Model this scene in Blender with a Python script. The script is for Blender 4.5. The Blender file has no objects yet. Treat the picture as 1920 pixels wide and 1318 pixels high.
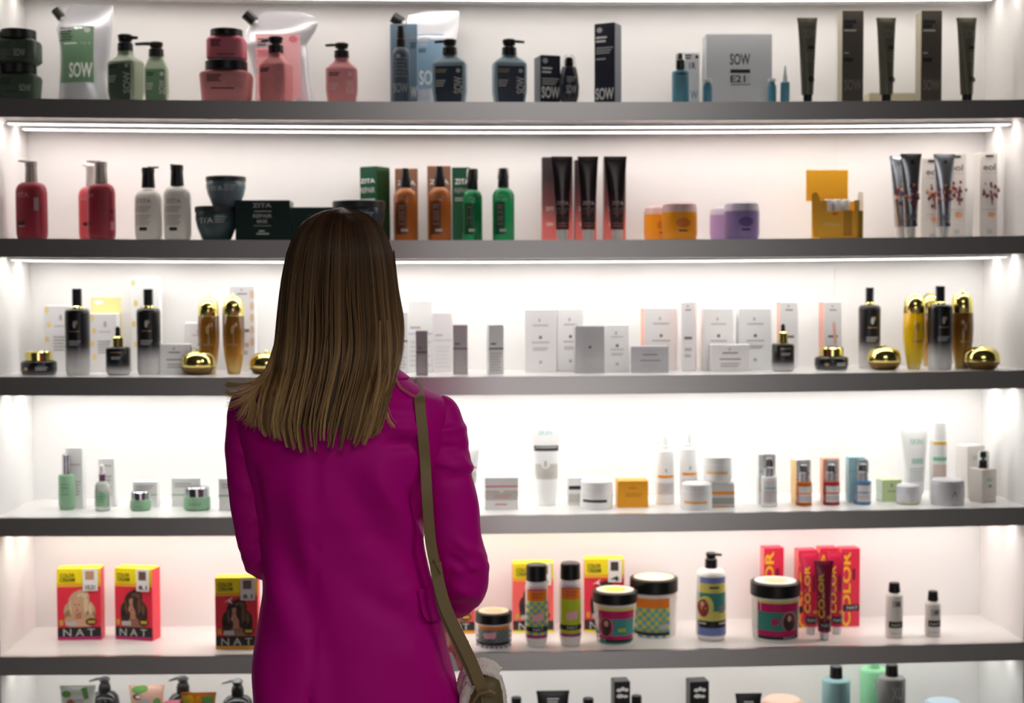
import bpy, math, random
import numpy as np
from mathutils import Vector, noise
random.seed(7); np.random.seed(7)
SC = bpy.context.scene
COL = SC.collection

# ------------------------------------------------------------------ camera, world, lights, exposure
CAMZ, CAMD, F, W, H = 1.52, 3.55, 2667.0, 1920, 1318
YAW, PIT, ROL = 0.04098, -0.04362, -0.00418
CX = -0.18551
fw = Vector((math.sin(YAW)*math.cos(PIT), math.cos(YAW)*math.cos(PIT), math.sin(PIT)))
r0 = Vector((math.cos(YAW), -math.sin(YAW), 0)); u0 = r0.cross(fw)
rt = r0*math.cos(ROL)+u0*math.sin(ROL); up = -r0*math.sin(ROL)+u0*math.cos(ROL)
CAM = Vector((CX, -CAMD, CAMZ))
cd = bpy.data.cameras.new('camera'); cam = bpy.data.objects.new('camera', cd); COL.objects.link(cam)
from mathutils import Matrix
m3 = Matrix((rt, up, -fw)).transposed()
cam.matrix_world = Matrix.Translation(CAM) @ m3.to_4x4()
cd.sensor_width = 36; cd.lens = 36*F/W; cd.clip_start = .05
cd.dof.use_dof = True; cd.dof.focus_distance = 2.5; cd.dof.aperture_fstop = 3.6
SC.camera = cam
SC.view_settings.view_transform = 'Standard'; SC.view_settings.look = 'None'
SC.view_settings.gamma = 1; SC.view_settings.use_curve_mapping = False
SC.view_settings.exposure = 0.18
SC.cycles.use_light_tree = False
SC.cycles.max_bounces = 6; SC.cycles.diffuse_bounces = 3; SC.cycles.glossy_bounces = 3; SC.cycles.transmission_bounces = 6
SC.cycles.caustics_reflective = False; SC.cycles.caustics_refractive = False
wd = bpy.data.worlds.new('world'); SC.world = wd; wd.use_nodes = True
wd.node_tree.nodes['Background'].inputs[0].default_value = (.9, .93, 1, 1)
wd.node_tree.nodes['Background'].inputs[1].default_value = .02
def area(name, loc, target, sx, sy, e, col):
    l = bpy.data.lights.new(name, 'AREA'); l.shape = 'RECTANGLE'; l.size = sx; l.size_y = sy; l.energy = e; l.color = col
    o = bpy.data.objects.new(name, l); COL.objects.link(o); o.location = loc
    o.rotation_euler = (Vector(target)-Vector(loc)).to_track_quat('-Z', 'Y').to_euler()
    return o
def spot(name, loc, target, ang, e, col, size=.3):
    l = bpy.data.lights.new(name, 'SPOT'); l.energy = e; l.color = col; l.spot_size = math.radians(ang); l.spot_blend = .7; l.shadow_soft_size = size
    o = bpy.data.objects.new(name, l); COL.objects.link(o); o.location = loc
    o.rotation_euler = (Vector(target)-Vector(loc)).to_track_quat('-Z', 'Y').to_euler()
spot('store_ceiling_spotlight', (1.5, -2.5, 2.86), (.02, -1.05, 1.28), 46, 66, (1, .97, .95))
area('added_floor_bounce_fill', (.35, -4.3, 2.88), (.35, -4.29, 0), 1.5, 1.5, 32, (1, .97, .95))  # added fill; its bounce off the floor brightens fascias and carton fronts
area('added_fascia_fill', (.35, -6.4, .62), (.35, 0, .62), 2.0, 1.1, 14, (1, .96, .94))  # added panel of light, no display stands there; reflects in the metal fascias

def ray(px, py):
    return fw + rt*((px-W/2)/F) - up*((py-H/2)/F)
def at(px, py, Y):
    d = ray(px, py); return CAM + d*((Y-CAM.y)/d.y)
def proj(P):
    v = Vector(P)-CAM; z = v.dot(fw)
    return W/2+F*v.dot(rt)/z, H/2-F*v.dot(up)/z, z
XL, XR, DEP, TH, SAG = -1.3159, 1.2677, .3066, .0457, .008
SHZ = [CAMZ+z for z in (.47115, .13037, -.2095, -.55829, -.90513, -1.252)]
SHTOP = CAMZ+.817
def sag(X): return -SAG*max(0, 1-(X/1.3)**2)
def shz(row, X): return SHZ[row]+sag(X)
def depth_of(px, py, row):
    Y = .1
    for _ in range(4):
        d = ray(px, py); X = (CAM+d*((Y-CAM.y)/d.y)).x
        t = (shz(row, X)-CAM.z)/d.z; Y = CAM.y+d.y*t
    return min(max(Y, .015), .27)

# ------------------------------------------------------------------ materials
def lin(c):
    return tuple((x/255/12.92 if x/255 <= .04045 else ((x/255+.055)/1.055)**2.4) for x in c)
MATS = {}
def M(c, rough=.45, metal=0., trans=0., spec=.5, emit=0., ior=1.45, sub=0., bump=0., scale=200, coat=0.):
    k = (tuple(c), rough, metal, trans, spec, emit, ior, sub, bump, scale, coat)
    if k in MATS: return MATS[k]
    m = bpy.data.materials.new('surface'); m.use_nodes = True; nt = m.node_tree
    b = nt.nodes['Principled BSDF']; I = b.inputs
    I['Base Color'].default_value = (*lin(c), 1); I['Roughness'].default_value = rough
    I['Metallic'].default_value = metal; I['Transmission Weight'].default_value = trans
    I['Specular IOR Level'].default_value = spec; I['IOR'].default_value = ior
    I['Coat Weight'].default_value = coat
    if sub: I['Subsurface Weight'].default_value = sub; I['Subsurface Scale'].default_value = .01
    if emit: I['Emission Color'].default_value = (*lin(c), 1); I['Emission Strength'].default_value = emit
    tc = nt.nodes.new('ShaderNodeTexCoord'); n = nt.nodes.new('ShaderNodeTexNoise')
    n.inputs['Scale'].default_value = scale; nt.links.new(tc.outputs['Object'], n.inputs['Vector'])
    mr = nt.nodes.new('ShaderNodeMapRange'); mr.inputs[3].default_value = max(0, rough-.012); mr.inputs[4].default_value = min(1, rough+.012)
    nt.links.new(n.outputs[0], mr.inputs[0]); nt.links.new(mr.outputs[0], I['Roughness'])
    if bump:
        bp = nt.nodes.new('ShaderNodeBump'); bp.inputs['Strength'].default_value = bump; bp.inputs['Distance'].default_value = .001
        nt.links.new(n.outputs[0], bp.inputs['Height']); nt.links.new(bp.outputs[0], I['Normal'])
    MATS[k] = m; return m
def MG(stops, z0, z1, rough=.3, trans=0., metal=0., tstops=None):
    """colour that runs along the height of the object (dyed or sprayed glass, printed cartons)"""
    m = bpy.data.materials.new('graded_surface'); m.use_nodes = True; nt = m.node_tree; b = nt.nodes['Principled BSDF']
    tc = nt.nodes.new('ShaderNodeTexCoord'); sp = nt.nodes.new('ShaderNodeSeparateXYZ'); mr = nt.nodes.new('ShaderNodeMapRange')
    mr.inputs[1].default_value = z0; mr.inputs[2].default_value = z1
    nt.links.new(tc.outputs['Object'], sp.inputs[0]); nt.links.new(sp.outputs['Z'], mr.inputs[0])
    def ramp(st):
        cr = nt.nodes.new('ShaderNodeValToRGB'); e = cr.color_ramp.elements
        while len(e) < len(st): e.new(.5)
        for el, (p, c) in zip(e, st): el.position = p; el.color = (*lin(c), 1)
        nt.links.new(mr.outputs[0], cr.inputs[0]); return cr
    nt.links.new(ramp(stops).outputs[0], b.inputs['Base Color'])
    b.inputs['Roughness'].default_value = rough; b.inputs['Metallic'].default_value = metal
    b.inputs['Transmission Weight'].default_value = trans
    if tstops: nt.links.new(ramp(tstops).outputs[0], b.inputs['Transmission Weight'])
    return m
BLACK = M((11, 11, 12), .38); GOLD = M((240, 224, 140), .12, 1.); STEEL = M((190, 190, 196), .16, 1.)
WHITE = M((238, 236, 234), .4); CLEAR = M((245, 245, 245), .05, trans=1., ior=1.2)
SILVER = M((196, 196, 202), .3, .75)

# ------------------------------------------------------------------ mesh helpers
def link(name, me, parent=None):
    o = bpy.data.objects.new(name, me); COL.objects.link(o)
    if parent is not None: o.parent = parent
    return o
def mesh(verts, faces, mats, idx=None, smooth=True, angle=.6):
    me = bpy.data.meshes.new('mesh'); me.from_pydata([tuple(v) for v in verts], [], faces)
    for m in (mats if isinstance(mats, (list, tuple)) else [mats]): me.materials.append(m)
    if idx is not None: me.polygons.foreach_set('material_index', idx)
    me.validate(); me.update()
    if smooth:
        me.polygons.foreach_set('use_smooth', [True]*len(me.polygons)); me.set_sharp_from_angle(angle=angle)
    return me
def tag(o, label, cat, group=None, kind=None):
    o['label'] = label; o['category'] = cat
    if group: o['group'] = group
    if kind: o['kind'] = kind
    return o
def empty(name, loc, rz=0):
    o = bpy.data.objects.new(name, None); COL.objects.link(o); o.location = loc; o.rotation_euler = (0, 0, rz)
    o.empty_display_size = .02; return o
def boxv(x0, x1, y0, y1, z0, z1):
    v = [(x0, y0, z0), (x1, y0, z0), (x1, y1, z0), (x0, y1, z0), (x0, y0, z1), (x1, y0, z1), (x1, y1, z1), (x0, y1, z1)]
    f = [(0, 1, 5, 4), (1, 2, 6, 5), (2, 3, 7, 6), (3, 0, 4, 7), (4, 5, 6, 7), (3, 2, 1, 0)]
    return v, f
def bevbox(x0, x1, y0, y1, z0, z1, b):
    """box with chamfered edges: three nested sections"""
    V = []; Fc = []
    def ring(i, z):
        a = [(x0+i+b, y0+i), (x1-i-b, y0+i), (x1-i, y0+i+b), (x1-i, y1-i-b), (x1-i-b, y1-i), (x0+i+b, y1-i), (x0+i, y1-i-b), (x0+i, y0+i+b)]
        V.extend((p[0], p[1], z) for p in a)
    ring(b, z0); ring(0, z0+b); ring(0, z1-b); ring(b, z1)
    for r in range(3):
        for k in range(8): a = r*8+k; c = r*8+(k+1) % 8; Fc.append((a, c, c+8, a+8))
    Fc.append(tuple(range(7, -1, -1))); Fc.append(tuple(range(24, 32)))
    return V, Fc
def tubemesh(pts, rad, seg=10, flat=1.):
    """swept tube along points with radius per point; flat squashes it along the frame's second axis"""
    P = [Vector(p) for p in pts]; n = len(P); R = rad if isinstance(rad, (list, tuple)) else [rad]*n
    V = []; Fc = []; ref = None
    for i in range(n):
        t = (P[min(i+1, n-1)]-P[max(i-1, 0)]).normalized()
        if ref is None: ref = t.orthogonal().normalized()
        ref = (ref-t*ref.dot(t)).normalized(); bi = t.cross(ref)
        for k in range(seg):
            a = 2*math.pi*k/seg; V.append(P[i]+ref*(math.cos(a)*R[i])+bi*(math.sin(a)*R[i]*flat))
    for i in range(n-1):
        for k in range(seg):
            a = i*seg+k; b = i*seg+(k+1) % seg; Fc.append((a, b, b+seg, a+seg))
    Fc.append(tuple(range(seg-1, -1, -1))); Fc.append(tuple(range((n-1)*seg, n*seg)))
    return V, Fc
def sell(t, rx, ry, n):
    c, s = math.cos(t), math.sin(t)
    return math.copysign(abs(c)**(2/n), c)*rx, math.copysign(abs(s)**(2/n), s)*ry
def ringmesh(rings, seg=28):
    V = []; Fc = []
    for (z, cx, rx, ry, n) in rings:
        for k in range(seg):
            x, y = sell(2*math.pi*(k+.5)/seg, rx, ry, n); V.append((cx+x, y, z))
    for i in range(len(rings)-1):
        for k in range(seg):
            a = i*seg+k; b = i*seg+(k+1) % seg; Fc.append((a, b, b+seg, a+seg))
    Fc.append(tuple(range(seg-1, -1, -1))); Fc.append(tuple(range((len(rings)-1)*seg, len(rings)*seg)))
    return V, Fc
TXT = {}
def textmesh(s):
    if s in TXT: return TXT[s]
    cu = bpy.data.curves.new('t', 'FONT'); cu.body = s; cu.resolution_u = 3; cu.offset = .022 if s != 'N A T' else .004
    o = bpy.data.objects.new('t', cu); COL.objects.link(o)
    dg = bpy.context.evaluated_depsgraph_get(); me = bpy.data.meshes.new_from_object(o.evaluated_get(dg))
    v = np.array([p.co[:2] for p in me.vertices]); f = [tuple(p.vertices) for p in me.polygons]
    v = (v-v.min(0))/(v.max(0)-v.min(0)+1e-9)
    bpy.data.objects.remove(o); bpy.data.curves.remove(cu); bpy.data.meshes.remove(me)
    TXT[s] = (v, f); return TXT[s]
for s in ('SOW', 'ZITA', 'NAT', 'N A T', 'eol', 'COLOR', 'CREAM', 'E21', 'R', 'W', 'SO', 'XU', '8.1', '10.21', '4', '1R', 'K', 'REPAIR', 'LAMINA', 'SHOT', 'SKIN', '1', 'NUTRI', 'MASK', 'BALANCE', 'COCO', 'Chloe', 'ZIT', 'TA', '2', 'bald', '100'):
    textmesh(s)

# ------------------------------------------------------------------ a thing on a shelf, measured in photograph pixels, built in metres
class T:
    def __init__(s, name, label, cat, x, row, d=None, b=None, hd=0, rot=0, group=None, z=None):
        if d is None: d = depth_of(x, b, row)+hd*.00137
        X = at(x, 600, d).x
        for _ in range(3):
            zz = shz(row, X) if z is None else z
            yb = proj((X, d, zz))[1]; X = at(x, yb-40, d).x
        s.X, s.d, s.z0 = X, d, zz
        s.yb = proj((X, d, zz))[1]; s.U = proj((X, d, zz))[2]/F; s.x = x; s.ux = x; s.k = 1.
        s.root = empty(name, (X, d, zz), math.radians(rot)); tag(s.root, label, cat, group)
        s.surf = None
    def z(s, y): return max(0, (s.yb-y)*s.U)
    def u(s, x): return (x-s.ux)*s.U*s.k
    def loft(s, part, rows, mat, n=2., seg=26, parent=None, bev=1., keep=True, q=None, angle=.6):
        """rows top-down: (y, half-width) or (y, xl, xr, thickness[, n])"""
        R = []
        for r in rows:
            if len(r) == 2: rx = r[1]; cx = 0; ry = r[1]*(q or 1.); nn = n
            else:
                cx = ((r[1]+r[2])/2-s.x); rx = (r[2]-r[1])/2; ry = r[3]/2; nn = r[4] if len(r) > 4 else n
            R.append([r[0], cx, rx, ry, nn])
        R.sort(key=lambda a: -a[0])
        if R[0][0] >= 9000: R[0][0] = s.yb
        if bev:
            a = R[0][:]; e = R[-1][:]
            b1 = min(bev, a[2]*.5, a[3]*.5); b2 = min(bev, e[2]*.5, e[3]*.5)
            a2 = a[:]; a2[2] -= b1; a2[3] -= b1; R[0][0] -= b1
            e2 = e[:]; e2[2] -= b2; e2[3] -= b2; R[-1][0] += b2
            R = [a2]+R+[e2]
        rings = [(s.z(r[0]), r[1]*s.U, r[2]*s.U, r[3]*s.U, r[4]) for r in R]
        if keep: s.rings = rings; s.surf = s.ringsurf
        V, Fc = ringmesh(rings, seg)
        return link(part, mesh(V, Fc, mat, angle=angle), parent or s.root)
    def ringsurf(s, u, z):
        R = s.rings; z = min(max(z, R[0][0]), R[-1][0])
        for a, b in zip(R, R[1:]):
            if z <= b[0]: break
        t = (z-a[0])/(b[0]-a[0]) if b[0] > a[0] else 0
        cx, rx, ry, n = (a[i]+(b[i]-a[i])*t for i in (1, 2, 3, 4))
        v = min(abs(u-cx)/max(rx, 1e-6), .995)
        return -ry*(1-v**n)**(1/n)
    def box(s, part, w, dp, y0, mat, topmat=None, sidemat=None, yb=None, parent=None, bev=.0007, keep=True, cx=0, cy=0):
        w, dp, cx, cy = w*s.U, dp*s.U, cx*s.U, cy*s.U
        V, Fc = bevbox(cx-w/2, cx+w/2, cy-dp/2, cy+dp/2, s.z(yb) if yb else 0, s.z(y0), bev)
        idx = [0]*len(Fc)
        for i, f in enumerate(Fc):
            zc = [V[k][2] for k in f]; 
            if min(zc) > s.z(y0)-bev*1.5: idx[i] = 1
            elif max(abs(V[k][0]-cx) for k in f) > w/2-1e-6 and min(abs(V[k][0]-cx) for k in f) > w/2-bev*.5: idx[i] = 2
        if keep: s.surf = lambda u, z: -dp/2
        return link(part, mesh(V, Fc, [mat, topmat or mat, sidemat or mat], idx, smooth=False), parent or s.root)
    def pr(s, part, *shapes, parent=None, e0=.0003):
        """print that lies far apart on the thing becomes parts of its own"""
        bx = []
        for sh in shapes:
            if sh[0] in ('r', 'l'): q = sh[1:5]
            elif sh[0] == 't': q = sh[2:6]
            elif sh[0] == 'e': q = (sh[1]-sh[3], sh[2]-sh[4], sh[1]+sh[3], sh[2]+sh[4])
            else: q = (min(p[0] for p in sh[1]), min(p[1] for p in sh[1]), max(p[0] for p in sh[1]), max(p[1] for p in sh[1]))
            bx.append(q)
        g = list(range(len(shapes)))
        for i in range(len(bx)):
            for j in range(i):
                gx = max(0, bx[i][0]-bx[j][2], bx[j][0]-bx[i][2]); gy = max(0, bx[i][1]-bx[j][3], bx[j][1]-bx[i][3])
                if math.hypot(gx, gy)*s.U < .016:
                    o, n = g[i], g[j]; g = [n if k == o else k for k in g]
        out = None
        for c in sorted(set(g)):
            out = s.pr1(part, *[(k, sh) for k, sh in enumerate(shapes) if g[k] == c], parent=parent, e0=e0)
        return out
    def pr1(s, part, *shapes, parent=None, e0=.0003):
        """flat print laid on the front of the thing; shapes in photograph pixels"""
        V = []; Fc = []; mats = []; idx = []
        def put(pts, faces, col, e):
            if col not in mats: mats.append(col)
            o = len(V)
            for (x, y) in pts:
                u = s.u(x); z = s.z(y); V.append((u, s.surf(u, z)-e, z))
            for f in faces: Fc.append(tuple(o+i for i in f)); idx.append(mats.index(col))
        for i, sh in shapes:
            k = sh[0]; e = e0+.00012*i
            if k == 'r':
                _, x0, y0, x1, y1, c = sh; nx = max(1, min(14, int((x1-x0)/3))); ny = max(1, min(8, int((y1-y0)/6)))
                pts = [(x0+(x1-x0)*a/nx, y0+(y1-y0)*b/ny) for b in range(ny+1) for a in range(nx+1)]
                fs = [(b*(nx+1)+a+nx+1, b*(nx+1)+a+nx+2, b*(nx+1)+a+1, b*(nx+1)+a) for b in range(ny) for a in range(nx)]
                put(pts, fs, c, e)
            elif k == 'e':
                _, cx, cy, rx, ry, c = sh; n = 16
                pts = [(cx, cy)]+[(cx+rx*.55*math.cos(2*math.pi*a/n), cy+ry*.55*math.sin(2*math.pi*a/n)) for a in range(n)]+[(cx+rx*math.cos(2*math.pi*a/n), cy+ry*math.sin(2*math.pi*a/n)) for a in range(n)]
                fs = [(0, 1+(a+1) % n, 1+a) for a in range(n)]+[(1+a, 1+(a+1) % n, 1+n+(a+1) % n, 1+n+a) for a in range(n)]
                put(pts, fs, c, e)
            elif k == 'q':   # four corners, subdivided so that it follows the surface
                c4 = sh[1]; nx, ny = 10, 6; pts = []
                for b in range(ny+1):
                    for a in range(nx+1):
                        f, g = a/nx, b/ny
                        pts.append(tuple((c4[0][j]*(1-f)+c4[1][j]*f)*(1-g)+(c4[3][j]*(1-f)+c4[2][j]*f)*g for j in (0, 1)))
                put(pts, [(b*(nx+1)+a+nx+1, b*(nx+1)+a+nx+2, b*(nx+1)+a+1, b*(nx+1)+a) for b in range(ny) for a in range(nx)], sh[2], e)
            elif k == 'p':
                put(sh[1], [tuple(range(len(sh[1])-1, -1, -1))], sh[2], e)
            elif k == 'l':
                _, x0, y0, x1, y1, n, c = sh; h = (y1-y0)/n
                for j in range(n):
                    xe = x1-(x1-x0)*(.25*((j*37) % 5)/5); a = y0+h*j; bb = a+h*.5; nx = max(1, int((xe-x0)/5))
                    pts = [(x0+(xe-x0)*q/nx, y) for y in (a, bb) for q in range(nx+1)]
                    put(pts, [(nx+1+q, nx+2+q, q+1, q) for q in range(nx)], c, e)
            elif k == 't':
                txt, x0, y0, x1, y1, c = sh[1:7]; r = sh[7] if len(sh) > 7 else 0
                v, f = textmesh(txt)
                if r == 0: pts = [(x0+a*(x1-x0), y1-b*(y1-y0)) for a, b in v]
                elif r == 1: pts = [(x0+b*(x1-x0), y0+a*(y1-y0)) for a, b in v]
                    # reads downwards
                else: pts = [(x1-b*(x1-x0), y1-a*(y1-y0)) for a, b in v]
                if r == 1: pts = [(x1-(p[0]-x0), p[1]) for p in pts]; pts = [(x0+x1-p[0], p[1]) for p in pts]
                put(pts, f, c, e)
        if not Fc: return
        me = mesh(V, Fc, mats, idx, smooth=False)
        return link(part, me, parent or s.root)
    def tube(s, part, pts, r, mat, seg=10, parent=None, flat=1.):
        """pts: (x, y, forward px)"""
        P = [(s.u(p[0]), -(p[2] if len(p) > 2 else 0)*s.U, s.z(p[1])) for p in pts]
        R = [q*s.U for q in r] if isinstance(r, (list, tuple)) else r*s.U
        V, Fc = tubemesh(P, R, seg, flat); return link(part, mesh(V, Fc, mat), parent or s.root)
    def pump(s, c, h, sp, mat, stem=None):
        """collar (y0, y1, r), head (y0, y1, r), spout (x end, y0, y1)"""
        s.loft('pump_collar', [(c[0], c[2]*.96), (c[1], c[2])], mat, keep=False, seg=20)
        s.loft('pump_stem', [(h[1]-1, h[2]*.55), (c[0]+1, h[2]*.55)], stem or mat, keep=False, seg=14, bev=0)
        hd = s.loft('pump_head', [(h[0], h[2]*.9), (h[0]+2, h[2]), (h[1], h[2]*.85)], mat, keep=False, seg=20)
        ym = (sp[1]+sp[2])/2; r = (sp[2]-sp[1])/2; sg = 1 if sp[0] > s.x else -1
        s.tube('spout', [(s.x, ym), (s.x+(sp[0]-s.x)*.6, ym), (sp[0]-sg*1, ym+.8), (sp[0], ym+1.5)], [r*1.3, r*1.1, r, r*.8], mat, parent=hd)

def carton(label, xl, xr, yt, row, mat, dp=None, d=None, b=None, rot=0, name='carton', group=None, top=None, side=None, flap=True, cat='box', z=None):
    xc = (xl+xr)/2; a = math.radians(rot)
    if d is None: d = depth_of(xc, b, row)
    if dp is None: dp = (xr-xl)*.6
    off = dp*.00137/2
    cen = d+off*math.cos(a)
    if cen+off > .30: cen = .30-off; d = cen-off*math.cos(a)
    xs = xc-off*math.sin(a)/.00137
    t = T(name, label, cat, xs, row, d=cen, rot=rot, group=group, z=z)
    w = (xr-xl)/math.cos(a); t.ux = xc; t.k = 1/math.cos(a)
    t.box('body', w, dp, yt, mat, top, side)
    if flap: t.box('top_flap', w-2.5, dp-2.5, yt-.7, top or mat, yb=yt+1, keep=False, bev=.0004)
    return t

# ------------------------------------------------------------------ the setting
def struct(name, V, Fc, mat, parent=None, **k):
    o = link(name, mesh(V, Fc, mat, smooth=False, **k), parent)
    if parent is None: o['kind'] = 'structure'
    return o
WALLW = M((240, 238, 237), .55, bump=.05, scale=300)
SHW = M((240, 238, 236), .22)
FASC = M((190, 187, 187), .32, .95, bump=.04, scale=900)
ROOMG = M((120, 118, 116), .8, bump=.1, scale=60)
struct('floor', *boxv(-4, 4, -6.5, .6, -.1, 0), M((176, 172, 168), .4, bump=.05, scale=40))
struct('ceiling', *boxv(-4, 4, -6.5, .6, 2.9, 3.0), ROOMG)
struct('wall_back', *boxv(-4, 4, .42, .55, 0, 2.9), ROOMG)
struct('wall_front', *boxv(-4, 4, -6.6, -6.5, 0, 2.9), ROOMG)
struct('wall_left', *boxv(-4.1, -4, -6.5, .55, 0, 2.9), ROOMG)
struct('wall_right', *boxv(4, 4.1, -6.5, .55, 0, 2.9), ROOMG)
# the lit display case: back panels on the wall, side panels, plinth
bk = bpy.data.objects['wall_back']
seam = at(1566, 300, DEP).x
for x0, x1 in ((XL, seam-.0003), (seam+.0003, XR)):
    V, Fc = bevbox(x0, x1, DEP, .415, .06, SHTOP+.06, .0003)
    link('panel', mesh(V, Fc, WALLW, smooth=False), bk)
for i, (x0, x1) in enumerate(((XL-.035, XL), (XR, XR+.035))):
    V, Fc = bevbox(x0, x1, -.001, .415, 0, SHTOP+.06, .001)
    struct('trim_%d' % (i+1), V, Fc, WALLW)
V, Fc = bevbox(XL, XR, .03, DEP, 0, .06, .001); struct('baseboard_back', V, Fc, FASC)

def sagged(x0, x1, y0, y1, z0, z1, n=24):
    V = []; Fc = []
    for i in range(n+1):
        X = x0+(x1-x0)*i/n; s = sag(X)
        V += [(X, y0, z0+s), (X, y1, z0+s), (X, y1, z1+s), (X, y0, z1+s)]
    for i in range(n):
        a = i*4
        for k in range(4): Fc.append((a+(k+1) % 4, a+k, a+4+k, a+4+(k+1) % 4))
    Fc += [(0, 1, 2, 3), (n*4+3, n*4+2, n*4+1, n*4)]
    return V, Fc
LED = [  # colour and strength of the two strips under each shelf, top shelf first
    ((255, 248, 240), 8.5), ((255, 247, 241), 10.5), ((255, 252, 246), 11.5), ((255, 253, 248), 12.0), ((255, 247, 240), 10.5), ((252, 250, 244), 6.5)]
names = ['topmost shelf of the case, only its lit underside in view', 'grey-fronted shelf holding the stand-up pouches and dark pump bottles',
    'grey-fronted shelf holding the red bottles and orange jars', 'grey-fronted shelf holding the gold jars and white cartons',
    'grey-fronted shelf holding the green jars and the lone orange carton', 'grey-fronted shelf holding the hair colour boxes with portraits', 'lowest shelf, below the frame, carrying the black pump bottles']
for i, z in enumerate([SHTOP]+SHZ):
    r = empty('display_shelf', (0, 0, z)); tag(r, names[i], 'shelf', 'shelves of the display case')
    link('board', mesh(*sagged(XL, XR, .004, DEP, -TH, 0), SHW, smooth=False), r)
    link('fascia', mesh(*sagged(XL-.03, XR+.03, -.012, .0035, -TH, .0), FASC, smooth=False), r)
    if i < 6:
        c, e = LED[i]
        lm = M(c, .5, emit=e)
        for (y0, y1, ins) in ((.072, .098, .020), (.195, .221, .020)):
            s_ = link('led_strip', mesh(*sagged(XL+ins, XR-ins, y0, y1, -TH-.006, -TH+.001), lm, smooth=False), r)
            link('led_channel', mesh(*sagged(XL+ins-.004, XR-ins+.004, y0-.003, y0, -TH-.006, -TH+.001), M((225, 225, 225), .4), smooth=False), s_)
            link('led_channel', mesh(*sagged(XL+ins-.004, XR-ins+.004, y1, y1+.003, -TH-.006, -TH+.001), M((225, 225, 225), .4), smooth=False), s_)

# ------------------------------------------------------------------ row 1 (top): pouches, pump bottles, hair tubes
def jar(label, x, row, lid, body, mat, lidmat, d=None, b=None, n=2., name='cosmetic_jar', group=None, z=None, q=1., hd=None, seg=30):
    """lid: [(y, r)...] body: [(y, r)...] in photograph pixels"""
    t = T(name, label, 'jar', x, row, d=d, b=b, hd=hd if hd is not None else max(r for _, r in body), group=group, z=z)
    if lid: t.loft('lid', lid, lidmat, keep=False, seg=seg)
    t.loft('body', body, mat, n=n, q=q, seg=seg)
    return t
DG = M((62, 78, 62), .4); SAGE = M((176, 192, 166), .4); GRN = M((104, 140, 108), .45); PINK1 = M((222, 122, 138), .4); PINK2 = M((232, 152, 152), .4)
NAVY = M((70, 88, 104), .4); NAVD = M((48, 58, 74), .45); SLATE = M((150, 172, 184), .4); INK = M((38, 40, 44), .5); GREYT = M((190, 192, 190), .5); WHT = M((240, 240, 238), .5)
LTG = M((150, 158, 150), .5)
def stack(mat, c1, c2, upper, lower, xu, xl, d, ink, tx, sow):
    (l0, l1, b1, ru, rb) = upper; (m0, m1, rl, rm) = lower
    t = jar(c2, xl, 0, [(m0, rl), (m1, rl)], [(m1, rl-1), (m1+4, rm-2), (m1+9, rm), (9000, rm-4)], mat[1], BLACK, d=d, n=5, q=.75)
    t.pr('lettering', ('t', 'SOW', sow[1][0], sow[1][1], sow[1][2], sow[1][3], tx), ('l', xl-rm*.65, m1+10, xl-4, m1+24, 4, ink), ('l', xl-rm*.5, m1+34, xl+rm*.4, m1+38, 1, ink))
    ztop = t.z0+t.z(m0)
    u = jar(c1, xu, 0, [(l0, ru), (l1, ru)], [(l1, ru-1), (l1+4, rb-2), (l1+8, rb), (b1-6, rb), (9000, rb-5)], mat[0], BLACK, d=d, n=5, q=.75, z=ztop)
    u.pr('lettering', ('t', 'SOW', sow[0][0], sow[0][1], sow[0][2], sow[0][3], tx), ('l', xu-rb*.7, l1+9, xu-6, l1+22, 4, ink), ('l', xu-rb*.4, b1-12, xu+rb*.5, b1-9, 1, ink))
stack((DG, DG), 'upper of two stacked dark green jars by the left panel', 'lower of two stacked dark green jars by the left panel',
      (58, 75, 122, 32, 39), (122, 140, 32, 39), 35, 36, .1, INK, LTG, ((34, 96, 55, 110), (44, 162, 65, 175)))
stack((PINK1, PINK2), 'small deep pink jar with black lid, set on the wider pink jar', 'wide light pink jar with black lid, under the smaller pink jar',
      (57, 70, 117, 30, 36), (117, 135, 39, 48), 425, 425, .1, INK, M((214, 140, 145), .5), ((430, 85, 452, 100), (430, 158, 460, 175)))

def pouch(label, x, rows, cap, mat, d, lab, labm, txt, prints=()):
    t = T('refill_pouch', label, 'pouch', x, 0, d=d)
    t.loft('bag', rows, mat, n=1.7, seg=32, bev=0)
    (x0, y0), (x1, y1), r = cap
    t.tube('spout', [(x0, y0), (x0+(x1-x0)*.3, y0+(y1-y0)*.3)], r*.6, WHITE)
    t.tube('screw_cap', [(x0+(x1-x0)*.22, y0+(y1-y0)*.22), (x1, y1)], [r, r*1.05], BLACK, seg=18)
    t.pr('label', ('r', *lab, labm)); t.pr('lettering', *txt, e0=.0006)
    return t
BAG = M((216, 216, 222), .25, .35)
def crinkle(o, amp=.003, sc=28):
    for v in o.data.vertices:
        nz = noise.noise(v.co*sc)
        v.co.y += amp*nz*2; v.co.x += amp*.4*noise.noise(v.co*sc*1.3+Vector((5, 1, 2)))
def densify(rows, k=4):
    out = []
    for a, b in zip(rows, rows[1:]):
        for i in range(k): out.append(tuple(p+(q-p)*i/k for p, q in zip(a, b)))
    return out+[rows[-1]]
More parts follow.
